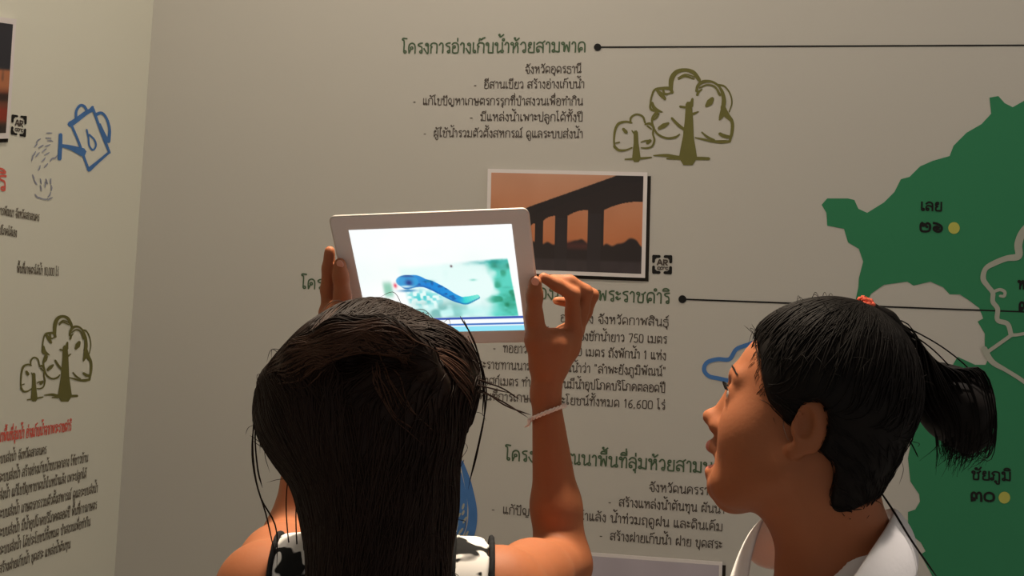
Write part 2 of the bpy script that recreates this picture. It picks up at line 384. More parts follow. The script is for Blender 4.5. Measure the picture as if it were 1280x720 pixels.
def text(name, s, a, b, hpx, proj, nrm, m, parent=None, bold=0.15, natural=0.0):
    """printed line from baseline pixel a to baseline pixel b, letter body hpx tall"""
    st, w = letters(s)
    A, B = proj(*a, TH), proj(*b, TH); ex = B - A; Lw = np.linalg.norm(ex); ex /= Lw
    up = _n(np.cross(nrm, ex))
    if up[2] < 0: up = -up
    mid = (np.array(a) + np.array(b)) / 2
    hs = np.linalg.norm(proj(mid[0], mid[1] - hpx, 0.0) - proj(*mid, 0.0)); sx = Lw / w
    if natural:                                   # keep the letters' own width and run left from b
        hs = np.linalg.norm(proj(b[0], b[1] - hpx, 0.0) - proj(*b, 0.0)); sx = natural * hs; A = B - ex * (w * sx)
    half = bold * hs / 2; V = []; Q = []; base = 0
    for i, p in enumerate(st):
        if p[0] == 'o':
            t = np.linspace(0, 2 * np.pi, 11); q = np.stack([p[1] + p[3] * np.cos(t), p[2] + p[3] * np.sin(t)], 1)
        else:
            p = np.array(p); q = p if len(p) == 2 else smooth_path(p, 4 * len(p))
        q = q * [sx, hs]; t = np.gradient(q, axis=0); t /= np.linalg.norm(t, axis=1, keepdims=True) + 1e-9
        if np.abs(q[0] - q[-1]).max() > 1e-6: q[0] -= t[0] * half * .7; q[-1] += t[-1] * half * .7
        n2 = np.stack([-t[:, 1], t[:, 0]], 1) * half; k = len(q); off = 2.4e-5 * (i % 9) + np.arange(k)[:, None] * 1.0e-6
        for e in (q + n2, q - n2):
            V.append(A + np.outer(e[:, 0], ex) + np.outer(e[:, 1], up) + nrm[None] * off)
        j = np.arange(k - 1); Q.append(np.stack([j, j + k, j + k + 1, j + 1], 1) + base); base += 2 * k
    return link(name, mesh_np(name, np.vstack(V), np.vstack(Q)), m, parent)

# ------------------------------------------------------------------ printed texts
def paragraph(label, lines, proj, nrm, hpx, m, group=None, cat='wall text', bold=0.13, natural=0.0):
    x, y = lines[0][1]
    root = tag(empty('text_paragraph', proj(x, y, 0.0)), label, cat, group)
    for s, a, b in lines: text('text_line', s, a, b, hpx, proj, nrm, m, root, bold, natural)
    return root
h = text('text_heading', 'โครงการอ่างเก็บน้ำห้วยสามพาด', (502, 66.5), (733, 65), 12.5, back, B_N, M_HEAD)
tag(h, 'green looped Thai heading at the top of the wall, beside the upper black dot', 'wall text')
paragraph('five short black Thai lines above the bridge photograph', [
    ('จังหวัดอุดรธานี', (656, 91.5), (727, 91)),
    ('-  อีสานเขียว สร้างอ่างเก็บน้ำ', (592, 110.5), (731, 110)),
    ('-  แก้ไขปัญหาเกษตรกรรุกที่ป่าสงวนเพื่อทำกิน', (516, 131), (729, 131.5)),
    ('-  มีแหล่งน้ำเพาะปลูกได้ทั้งปี', (587, 151), (729, 151.5)),
    ('-  ผู้ใช้น้ำรวมตัวตั้งสหกรณ์ ดูแลระบบส่งน้ำ', (529, 171), (729, 172.5))], back, B_N, 8.2, M_TEXT)
h = text('text_heading', 'โครงการพัฒนาพื้นที่ลุ่มน้ำลำพะยังอันเนื่องมาจากพระราชดำริ', (376, 360.5), (838, 379.5), 12.5, back, B_N, M_HEAD)
tag(h, 'green Thai heading running behind the tablet, ending at the lower black dot', 'wall text')
paragraph('six black Thai lines behind the raised wrist', [
    ('อ.เขาวง จังหวัดกาฬสินธุ์', (700, 402), (836, 408)),
    ('-  สร้างอุโมงค์ผันน้ำและคลองชักน้ำยาว 750 เมตร', (596, 420), (834, 429.5)),
    ('-  ทอยาวตามคลอง 660 เมตร ถังพักน้ำ 1 แห่ง', (616, 439.5), (833, 450)),
    ('พระราชทานนามอุโมงค์ผันน้ำว่า "ลำพะยังภูมิพัฒน์"', (590, 460), (833, 470)),
    ('ลูกบาศก์เมตร ทำให้ชาวบ้านมีน้ำอุปโภคบริโภคตลอดปี', (586, 480), (832, 490.5)),
    ('มีพื้นที่การเกษตรได้ประโยชน์ทั้งหมด 16,600 ไร่', (590, 499), (832, 512))], back, B_N, 8.6, M_TEXT)
h = text('text_heading', 'โครงการพัฒนาพื้นที่ลุ่มห้วยสามบาท', (631, 575), (912, 593), 13, back, B_N, M_HEAD)
tag(h, 'green Thai heading crossed by the raised forearm, lowest of the green headings', 'wall text')
paragraph('four black Thai lines at the bottom, between the forearm and the girl in white', [
    ('จังหวัดนครราชสีมา', (811, 614), (918, 621)),
    ('-  สร้างแหล่งน้ำต้นทุน ผันน้ำ', (760, 632), (906, 642)),
    ('-  แก้ปัญหาขาดน้ำหน้าแล้ง น้ำท่วมฤดูฝน และดินเค็ม', (614, 641), (904, 664)),
    ('-  สร้างฝายเก็บน้ำ ฝาย ขุดสระ', (749, 674), (903, 686))], back, B_N, 8.8, M_TEXT)
# left panel
h = text('text_heading', 'พระราชดำริ', (-150, 214), (9, 239), 20, side, SIDE_N, M_RED)
tag(h, 'end of a large red Thai heading at the left edge, under the watering can', 'wall text')
paragraph('three faint grey Thai lines on the left panel, under the large red letters', [
    ('โครงการพัฒนา จังหวัดสกลนคร', (-110, 250), (49, 276.5)),
    ('ใช้น้ำอุปโภคได้เอง', (-100, 278), (21, 296)),
    ('พื้นที่เกษตรได้น้ำ 10,000 ไร่', (-110, 331), (73, 345))], side, SIDE_N, 8.0, M_FADE, natural=.72)
h = text('text_heading', 'โครงการพัฒนาพื้นที่ลุ่มน้ำ อ่างเก็บน้ำจากพระราชดำริ', (-190, 583), (89, 538), 10, side, SIDE_N, M_RED, natural=.68)
tag(h, 'slanting line of small red Thai letters under the two olive trees on the left panel', 'wall text')
paragraph('slanting block of black Thai lines at the lower left corner', [
    ('เกษตรกรรวมตัวตั้งสหกรณ์ ดูแลระบบส่งน้ำ จังหวัดสกลนคร', (-60, 592), (58, 567)),
    ('-  เกษตรกรรวมตัวตั้งสหกรณ์ ดูแลระบบส่งน้ำ สร้างอ่างเก็บน้ำขนาดกลาง ให้ชาวบ้าน', (-200, 649), (110, 577)),
    ('เกษตรกรรวมตัวตั้งสหกรณ์ ดูแลระบบส่งน้ำ แก้ไขปัญหาขาดน้ำในหน้าแล้ง เพาะปลูกได้', (-200, 676), (108, 597)),
    ('เกษตรกรรวมตัวตั้งสหกรณ์ ดูแลระบบส่งน้ำ เกษตรกรรวมตัวตั้งสหกรณ์ ดูแลระบบส่งน้ำ', (-200, 702), (122, 615)),
    ('เกษตรกรรวมตัวตั้งสหกรณ์ ดูแลระบบส่งน้ำ มีน้ำอุปโภคบริโภคตลอดปี พื้นที่การเกษตร', (-200, 730), (121, 636)),
    ('เกษตรกรรวมตัวตั้งสหกรณ์ ดูแลระบบส่งน้ำ ได้ประโยชน์ทั้งหมด ป่าสงวนเพื่อทำกิน', (-200, 758), (113, 657)),
    ('เกษตรกรรวมตัวตั้งสหกรณ์ ดูแลระบบส่งน้ำ สร้างฝายเก็บน้ำ ขุดสระ แหล่งน้ำต้นทุน', (-200, 788), (88, 685))], side, SIDE_N, 8.6, M_FADE, bold=.13, natural=.78)

# black dots with leader lines
def leader(label, dot, r, end, w):
    mb = MB(); ribbon(mb, [dot, ((dot[0] + end[0]) / 2, (dot[1] + end[1]) / 2), end], w, back, B_N, n=8)
    o = mb.build('leader_line', M_BLACK); tag(o, label, 'wall graphic', 'leader lines on the back panel')
    patch('dot', ell(*dot, r, r), back, M_BLACK, o, th=TH + 0.0006)
leader('black dot with a thin line running right, level with the top heading', (747, 59), 4.6, (1500, 55.5), 1.9)
leader('black dot with a thin line running right behind the head of the girl in white', (853, 374), 5.0, (1500, 398), 2.0)

# ------------------------------------------------------------------ drawings
def tree_drawing(label, T, proj, nrm, s):
    """two sketched olive trees; T maps sketch units (zoomed sketch pixels) to photo pixels"""
    mb = MB()
    def st(pts, w, closed=False): ribbon(mb, [T(*p) for p in pts], np.asarray(w) * s if hasattr(w, '__len__') else w * s, proj, nrm, closed)
    # big crown lobes
    st([(455,215),(460,150),(490,105),(545,90),(600,105),(635,150),(640,165)], [26,34,30,22,26,26,12])
    st([(505,150),(545,130),(605,148)], [10,14,10]); st([(500,140),(550,118),(610,135)], [6,10,8])
    st([(465,235),(450,210),(400,208),(355,215),(335,250),(325,300),(330,345),(400,360)], [20,22,20,14,12,12,16,8])
    st([(362,215),(390,245),(418,275)], [14,30,20]); st([(405,215),(418,245),(462,235)],[14,16,8])
    st([(335,300),(350,335),(395,358)], [16,24,8])
    st([(365,365),(340,395),(335,425),(350,470),(375,505),(430,528),(485,522),(512,503)], [26,18,14,12,14,14,16,8])
    st([(345,410),(365,395),(380,372)],[10,12,6])
    st([(620,225),(630,190),(665,165),(720,165),(765,195),(790,245),(795,310),(770,400)], [16,20,22,14,14,24,30,14])
    st([(640,205),(690,185),(740,200),(770,250)],[10,12,12,18]); st([(755,185),(800,195),(835,240),(848,300),(830,360)],[14,12,10,9,8])
    st([(625,250),(635,230),(655,215)],[18,16,8])
    st([(790,330),(815,380),(848,420),(850,480),(835,545)], [34,36,22,22,16])
    st([(835,548),(780,552),(720,548),(660,535),(612,525)], [18,24,16,14,8]); st([(770,500),(800,515),(830,520)],[20,26,20])
    st([(655,490),(690,520),(735,540)],[10,16,12]); st([(768,410),(790,385),(800,370)],[12,16,20])
    # leaf blobs, branches, trunk, ground
    st([(685,320),(705,298),(722,275)], [22,42,26]); st([(380,465),(410,448),(440,432)], [22,32,16])
    st([(462,400),(500,440),(545,475)], [16,20,18]); st([(515,325),(545,330)], [14,16]); st([(595,275),(585,320)], [14,30]); st([(632,358),(600,372)],[8,18])
    st([(570,310),(572,400),(568,520),(566,655)], [40,52,70,118])
    st([(345,640),(430,640),(520,655),(700,660)], [8,22,26,20]); st([(430,660),(530,662)],[10,16])
    # little tree
    st([(195,430),(200,395),(235,375),(275,390),(290,430)], [12,14,12,14,12])
    st([(205,430),(165,422),(120,435),(98,475),(90,540),(95,590)], [10,14,18,16,12,14])
    st([(92,580),(120,605),(165,605),(205,590)], [18,18,12,10]); st([(100,560),(125,555)],[8,10])
    st([(290,440),(320,435),(345,460),(340,500),(350,540),(335,580),(300,592),(265,590)], [10,18,16,12,14,12,12,8])
    st([(262,555),(290,545),(320,545)],[6,10,14]); st([(305,450),(330,470)],[12,10])
    st([(150,470),(168,490)], [20,24]); st([(305,560),(322,545)], [22,24])
    st([(230,490),(232,560),(234,660)], [28,32,56]); st([(160,664),(240,660),(330,652)], [8,18,10]); st([(205,480),(225,505)],[8,14])
    o = mb.build('tree_drawing', M_OLIVE); tag(o, label, 'drawing', 'olive tree drawings')
    return o
tree_drawing('large olive sketch of two trees on the back panel above the bridge photograph', lambda x, y: (750 + x / 5.144, 70 + y / 5.144), back, B_N, 1 / 5.144)
def T_left(x, y):
    # same sketch, seen on the left panel: x squeezed, base line rising to the right
    u = (x - 80) / 780.0; v = y
    return 25 + 90 * u, 395 + (v - 85) * 0.1715 + (1 - u) * 8.0 * (v / 660.0) - (1 - u) * 2
tree_drawing('smaller olive sketch of two trees on the left panel', T_left, side, SIDE_N, 1 / 6.6)

# watering can with sprinkled water, left panel
mb = MB(); Z3 = lambda x, y: (20 + x / 4.8, 110 + y / 4.8)
def wc(pts, w, closed=False): ribbon(mb, [Z3(*p) for p in pts], np.asarray(w, float) / 4.8 if hasattr(w, '__len__') else w / 4.8, side, SIDE_N, closed)
wc([(325,218),(360,195),(420,150),(462,128)], [34,30,26,24]); wc([(330,215),(375,320),(410,420),(438,495)], 15)
wc([(438,490),(490,445),(560,385)], [26,18,14]); wc([(465,130),(500,230),(535,320),(562,388)], [16,16,18,14])
wc([(362,195),(362,140),(385,105),(410,110),(425,135)], 16); wc([(445,135),(460,115)], [20,18])
wc([(478,160),(515,150),(545,185),(562,250),(555,320)], [22,16,15,16,24]); wc([(505,215),(525,265),(545,315)],[8,14,24])
wc([(268,280),(266,350),(262,425)], [22,24,24]); wc([(275,345),(330,358),(400,385)], [18,28,50]); wc([(290,350),(345,370),(405,408)],[10,14,10])
wc([(425,250),(435,300),(440,345),(462,372),(480,345),(470,310),(440,280)], 11)
can = mb.build('watering_can_drawing', M_BLUE)
tag(can, 'blue sketched watering can pouring water, on the left panel', 'drawing')
mb = MB()
r2 = random.Random(3)
for x, y, a in [(200,270,0),(195,300,5),(205,318,5),(190,345,-20),(135,315,-40),(120,340,-60),(150,350,-30),(170,375,-40),(98,420,-80),(110,395,-60),(130,400,-50),
                (185,395,-30),(215,430,-50),(180,465,-50),(140,480,-70),(105,535,70),(118,565,60),(150,560,80),(175,580,90),(210,560,90),(212,600,90),(150,600,80),(185,560,70),
                (125,650,50),(150,660,20),(175,665,0),(200,640,-60),(205,665,-30),(235,415,-40),(165,430,-50)]:
    L = 16; ca, sa = math.cos(math.radians(a)) * L, math.sin(math.radians(a)) * L
    wc([(x - ca, y - sa), (x + r2.uniform(-3, 3), y + r2.uniform(-3, 3)), (x + ca, y + sa)], [5, 9, 5])
mb.build('water_drops', M_PALEBLUE, can)['label'] = 'pale grey-blue dashes of water'

# blue water drop with pale dashes
mb = MB()
ribbon(mb, [(577,577),(585,605),(591,640),(587,668),(574,687),(556,690),(547,668),(551,635),(563,605),(577,577)], [4,9,11,12,10,8,5,5,5,4], back, B_N, n=64)
ribbon(mb, [(574,592),(578,625),(577,660),(566,680)], [6,12,10,5], back, B_N)
dr = mb.build('water_drop_drawing', M_BLUE)
tag(dr, 'blue drop of water printed beside the dark hair of the girl with the tablet', 'drawing')
mb = MB()
for x, y, a, L in [(573,607,80,4),(571,620,70,2.5),(579,633,75,3),(573,645,50,4),(581,650,60,4),(569,659,40,4),(576,664,55,4),(583,668,60,4),(572,676,45,3),(565,668,40,4),(579,641,70,2.5)]:
    ca, sa = math.cos(math.radians(-a)) * L, math.sin(math.radians(-a)) * L
    ribbon(mb, [(x - ca, y - sa), (x, y), (x + ca, y + sa)], [2.0, 3.0, 2.0], lambda px, py, o: back(px, py, o + (0.0014 if o else 0)), B_N)
mb.build('dashes', M_PALE, dr)
# blue cloud
mb = MB()
ribbon(mb, [(931,432),(920,437),(911.5,449),(897,449),(884,453),(880,462),(886,470),(898,473),(912,476),(940,481),(975,480),(992,470),(990,455),(975,448),(968,435),(948,428)], 5.2, back, B_N, closed=True, n=120)
tag(mb.build('cloud_drawing', M_BLUE), 'blue outlined cloud partly hidden by the forehead of the girl in white', 'drawing')

# square marker beside a photograph: four corner brackets and letters AR
def ar_marker(label, quad, proj, nrm):
    q = np.array(quad, float)                      # TL TR BR BL in pixels
    def T(u, v): return (q[0] * (1 - u) * (1 - v) + q[1] * u * (1 - v) + q[2] * u * v + q[3] * (1 - u) * v)
    sc = np.linalg.norm(q[1] - q[0])
    mb = MB()
    for (cx, cy, dx, dy) in ((0, 0, 1, 1), (1, 0, -1, 1), (1, 1, -1, -1), (0, 1, 1, -1)):
        ribbon(mb, [T(cx + dx * .36, cy + dy * .06), T(cx + dx * .06, cy + dy * .06)], .15 * sc, proj, nrm)
        ribbon(mb, [T(cx + dx * .06, cy + dy * .04), T(cx + dx * .06, cy + dy * .36)], .15 * sc, proj, nrm)
        ribbon(mb, [T(cx + dx * .08, cy + dy * .2), T(cx + dx * .2, cy + dy * .08)], .12 * sc, proj, nrm)
    o = mb.build('corner_marker', M_BLACK); tag(o, label, 'sign', 'square markers beside the photographs')
    mb = MB(); w = .075 * sc
    for pts in ([(.26,.52),(.38,.24),(.5,.52)], [(.31,.43),(.45,.43)], [(.58,.52),(.58,.24)], [(.58,.26),(.74,.27),(.74,.38),(.58,.40)], [(.64,.40),(.76,.53)]):
        ribbon(mb, [T(*p) for p in pts], w, proj, nrm)
    for k, x in enumerate((.28, .42, .56, .70)):
        ribbon(mb, [T(x + .1, .64), T(x, .66), T(x, .76), T(x + .1, .77)][:4 - (k == 2)], w * .6, proj, nrm)
    mb.build('letters', M_TEXT, o)
ar_marker('small square bracket marker with letters at the lower right of the bridge photograph', [(815.5, 319), (840, 319.5), (839.5, 342.5), (815.5, 341.5)], back, B_N)
ar_marker('narrow square bracket marker beside the photograph on the left panel', [(15, 143), (33.5, 145), (32, 171.5), (14, 168)], side, SIDE_N)

# ------------------------------------------------------------------ green map
MAP = [(1237,122),(1248,120),(1256,129),(1266,134),(1280,126),(1300,108),(1335,112),(1370,96),(1420,104),(1460,90),(1520,100),(1520,900),
       (1180,900),(1165,850),(1172,800),(1160,760),(1168,725),(1151,693),(1157,689),(1151,678),(1140,669),(1135,660),(1135,640),(1144,637),(1150,627),(1149,618),(1138,602),(1135,573),(1138,556),
       (1146,532),(1150,505),(1166,480),(1186,465),(1197,446),(1219,456),(1232,456),(1234.6,450),(1231,438),(1231,417),(1222,402),(1229,398),(1224,385),(1212,376),(1200,368),(1187,368),(1179,359),(1163,352),(1142,357),(1134,352),
       (1105,356),(1089,367),(1081,382),(1076,402),(1070,398),(1068,382),(1073,359),(1073.5,348),(1079,327),(1073.5,311),(1060,303),(1055,286),(1034,282),(1033,266),(1027,256),(1034,248),(1060,248),(1068,250),
       (1073,261),(1084,266),(1105,253),(1118,240),(1126,224),(1137,221),(1150,208),(1166,201),(1187,195),(1192,182),(1208,166),(1227,155),(1239,142)]
mp = patch('region_map', MAP, back, M_GREEN)
tag(mp, 'large green map of a region on the right of the back panel', 'map')
up = lambda px, py, o: back(px, py, o + 0.0009)
mb = MB()
ribbon(mb, [(1300,270),(1280,288),(1273,305),(1273,320),(1258,323),(1243,329),(1232,336),(1229,348.5),(1235,358),(1241,366),(1241,377),(1247,386),(1247,400),(1259.5,405),(1264,419)], [8,9,10,9,7,7,6,7,6,6,6,6,6,6,6], up, B_N, n=90)
ribbon(mb, [(1241,365),(1250,362),(1256,365),(1255,370),(1250,370)], [4,4,4,4,3], up, B_N)
ribbon(mb, [(1264,419),(1280,417),(1330,405),(1400,410)], 4, up, B_N)
ribbon(mb, [(1264,419),(1250,429),(1233,441)], 4.5, up, B_N)
ribbon(mb, [(1230,436),(1240,452),(1258,463),(1280,477),(1340,520),(1420,540)], [8,7,5,5,5,5], up, B_N)
mb.build('river', M_PALE, mp)
def place(lines, dot):
    for s, a, b, h, bo in lines: text('place_name', s, a, b, h, up, B_N, M_BLACK, mp, bo)
    if dot: patch('place_dot', ell(*dot, 7.2, 7.4), up, M_YEL, mp)['label'] = 'yellow dot'
place([('เลย', (1150.5, 263), (1178.5, 263.5), 10.5, .2), ('๒๖', (1149, 289), (1179.5, 290), 11, .26)], (1192.5, 285))
place([('ชัยภูมิ', (1214, 599), (1265, 601), 10.5, .2), ('๓๐', (1213, 626), (1244, 627), 11, .26)], (1255.5, 622))
place([('หนองบัวลำภู', (1272, 361), (1345, 364), 10.5, .2), ('๓๒', (1273, 388), (1303, 390), 11, .26)], (1316, 386))

# ------------------------------------------------------------------ photographs mounted on the panels
def smst(a, b, x): t = np.clip((x - a) / (b - a), 0, 1); return t * t * (3 - 2 * t)
def blend(c, col, a): return c * (1 - a[..., None]) + np.asarray(col, float) * a[..., None]
def vnoise(u, v, su, sv, seed):
    g = np.random.RandomState(seed).rand(64, 64); x = u * su; y = v * sv
    i = np.floor(x).astype(int); j = np.floor(y).astype(int); fx = x - i; fy = y - j
    fx = fx * fx * (3 - 2 * fx); fy = fy * fy * (3 - 2 * fy); a = lambda p, q: g[p % 64, q % 64]
    return (a(i, j) * (1 - fx) + a(i + 1, j) * fx) * (1 - fy) + (a(i, j + 1) * (1 - fx) + a(i + 1, j + 1) * fx) * fy
def picture(name, c00, c10, c11, c01, nu, nv, paint, m, parent=None):
    """flat picture: corners TL TR BR BL, colours from paint(u, v) in sRGB 0-255"""
    u, v = np.meshgrid(np.linspace(0, 1, nu), np.linspace(0, 1, nv)); U = u[..., None]; Vv = v[..., None]
    p = c00 * (1 - U) * (1 - Vv) + c10 * U * (1 - Vv) + c11 * U * Vv + c01 * (1 - U) * Vv
    i = np.arange(nv - 1)[:, None] * nu + np.arange(nu - 1)[None]
    q = np.stack([i, i + nu, i + nu + 1, i + 1], -1).reshape(-1, 4)
    me = mesh_np(name, p.reshape(-1, 3), q)
    col = lin(np.clip(paint(u, v), 0, 255)).reshape(-1, 3)
    at = me.color_attributes.new('print', 'FLOAT_COLOR', 'POINT')
    at.data.foreach_set('color', np.hstack([col, np.ones((len(col), 1))]).astype(np.float32).ravel())
    return link(name, me, m, parent)
def board(label, quad, proj, nrm, paint, border, group='photographs mounted on the panels', plain=None, thick=0.007):
    """quad: outer corners in pixels TL TR BR BL"""
    q = [np.array(proj(*p, 0.0)) for p in quad]
    root = tag(empty('photograph', (q[3] + q[2]) / 2), label, 'photograph', group)
    def inset(k, off):
        c = sum(q) / 4; ex = _n(q[1] - q[0]); ey = _n(q[3] - q[0])
        return [q[0] + (ex + ey) * k + nrm * off, q[1] + (-ex + ey) * k + nrm * off, q[2] + (-ex - ey) * k + nrm * off, q[3] + (ex - ey) * k + nrm * off]
    mb = MB(); a = inset(0, 0.0012); b = inset(0, thick)
    mb.add(b + a, [(0, 1, 2, 3), (7, 6, 5, 4)] + [(i, i + 4, (i + 1) % 4 + 4, (i + 1) % 4) for i in range(4)])
    mb.build('mount', M_WHITE, root)
    ex = _n(q[1] - q[0]); ey = _n(q[3] - q[0])     # printed drop shadow: dark sheet painted as shade, right and below
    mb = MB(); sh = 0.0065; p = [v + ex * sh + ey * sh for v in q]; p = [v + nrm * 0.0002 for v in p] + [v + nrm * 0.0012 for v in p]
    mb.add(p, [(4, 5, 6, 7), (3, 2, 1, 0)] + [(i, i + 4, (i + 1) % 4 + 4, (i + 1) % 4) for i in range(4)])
    mb.build('drop_shadow', M_DROP_SHADOW, root)['label'] = 'dark printed drop shadow right of and below the white border'
    t = inset(border, thick + 0.0004)
    picture('print', t[0], t[1], t[2], t[3], 220, 150, paint, M_PRINT, root)
    return root
def ab(c, k=1.0): return c
def paint_bridge(u, v):
    c = np.zeros(u.shape + (3,)); g = v[..., None]
    c[:] = np.array([214, 158, 128]) * (1 - g) + np.array([205, 112, 58]) * g
    n = vnoise(u, v, 9, 5, 1) - .5; c += n[..., None] * 10
    dark = np.array([38, 27, 27]); dk2 = np.array([44, 36, 38])
    # deck underside line and the arched openings between the piers
    top = np.interp(u, [0, .25, .55, .82, .84, 1], [.58, .35, .17, .005, -.02, -.03])
    def arch(u0, u1, y0, y1, yb):
        t = np.clip((u - u0) / (u1 - u0), 0, 1); yt = y0 + (y1 - y0) * (1 - (1 - t) ** 2.2)
        return (u > u0) & (u < u1) & (v > yt) & (v < yb)
    body = v > top
    openm = arch(.352, .430, .49, .435, 2) | arch(.515, .645, .43, .365, 2) | arch(.752, 1.01, .36, .262, 2) | arch(.262, .30, .56, .52, 2) | arch(.14, .2, .62, .59, 2)
    c = blend(c, dark, (body & ~openm).astype(float))
    c = blend(c, [30, 22, 24], (body & (v < top + .10) & (u > .3)).astype(float) * .6)
    ty = .735 - .05 * vnoise(u, v * 0, 26, 1, 4) - .04 * np.exp(-((u - .58) / .05) ** 2) - .05 * np.exp(-((u - .93) / .05) ** 2) + .03 * np.exp(-((u - .70) / .05) ** 2)
    c = blend(c, dark, smst(ty - .01, ty + .02, v) * openm)
    red = smst(.66, .74, v) * (1 - smst(.74, .8, v)) * openm * (np.abs(u - .58) < .07)
    c = blend(c, [92, 44, 40], red * .8)
    gr = smst(.86, .9, v); c = blend(c, [62, 52, 56], gr * (.75 + .25 * vnoise(u, v, 30, 8, 5)))
    c = blend(c, [48, 40, 44], ((u > .645) & (u < .735) & (v > .4)).astype(float) * .7 + ((u > .43) & (u < .515) & (v > .45)) * .5)
    return c
board('photograph of a dark bridge at orange sunset, behind the tablet corner',
      [(610.5, 211.5), (809.5, 216), (806.5, 347.5), (608, 340)], back, B_N, paint_bridge, 0.0075)
def paint_left(u, v):
    c = np.zeros(u.shape + (3,)); c[:] = [34, 34, 48]; n = vnoise(u, v, 14, 6, 9)
    s = smst(.40, .44, v); c = blend(c, [190, 118, 78], s * smst(.2, .45, n + .2))
    c = blend(c, [120, 62, 42], smst(.56, .66, v)); c = blend(c, [52, 28, 22], smst(.62, .66, v) * (1 - smst(.68, .74, v)))
    c = blend(c, [150, 48, 30], smst(.74, .8, v) * (1 - smst(.86, .92, v))); c = blend(c, [44, 30, 28], smst(.88, .95, v))
    return c
board('photograph with a dark top and reddish lower half at the upper left edge',
      [(-130, 2), (16, 24), (6.5, 173), (-138, 176)], side, SIDE_N, paint_left, 0.0095)
def paint_lav(u, v):
    c = np.zeros(u.shape + (3,)); c[:] = [192, 183, 193]; c += ((vnoise(u, v, 6, 4, 3) - .5) * 8)[..., None]; return c
board('pale lavender photograph at the bottom edge, right of the forearm',
      [(702, 687.5), (903, 702), (899, 835), (698, 817)], back, B_N, paint_lav, 0.006)

# ------------------------------------------------------------------ tablet
def rodr(r):
    t = np.linalg.norm(r); k = np.array(r) / t; K = np.array([[0, -k[2], k[1]], [k[2], 0, -k[0]], [-k[1], k[0], 0]])
    return np.eye(3) + math.sin(t) * K + (1 - math.cos(t)) * K @ K
TR = R_CW @ rodr([0.54469478, -0.15013327, 0.07179709]); TC = CAM + R_CW @ np.array([-0.08954654, 0.00889395, -1.34268747])
def T3(x, y, z): return TC + TR @ np.array([x, y, z])
def rrect(w, h, r, n=7):
    out = []
    for cx, cy, a0 in ((w - r, h - r, 0), (-w + r, h - r, 90), (-w + r, -h + r, 180), (w - r, -h + r, 270)):
        for a in np.linspace(a0, a0 + 90, n): out.append((cx + r * math.cos(math.radians(a)), cy + r * math.sin(math.radians(a))))
    return out
tab = tag(empty('tablet', T3(0, -0.093, -0.004)), 'tablet computer with a pale bezel and a bright screen, held up between two hands', 'tablet')
def prism(rings, name, m, parent):
    V = []; Fs = []; k = len(rings[0][0])
    for r, z in rings: V += [T3(x, y, z) for x, y in r]
    for i in range(len(rings) - 1):
        for j in range(k): Fs.append((i * k + j, i * k + (j + 1) % k, (i + 1) * k + (j + 1) % k, (i + 1) * k + j))
    Fs += [tuple(range(k)), tuple(range(len(V) - 1, len(V) - k - 1, -1))]
    mb = MB(); mb.add(V, Fs); return mb.build(name, m, parent)
prism([(rrect(.109, .082, .006), -.0088), (rrect(.116, .089, .007), -.0075), (rrect(.1195, .0925, .008), -.004), (rrect(.1205, .093, .008), -.0009), (rrect(.1202, .0928, .008), -.0004)], 'housing', M_TABB, tab)
prism([(rrect(.1188, .0916, .007), -.0005), (rrect(.1188, .0916, .007), .0), (rrect(.1182, .091, .007), .0004)], 'bezel', M_TAB, tab)
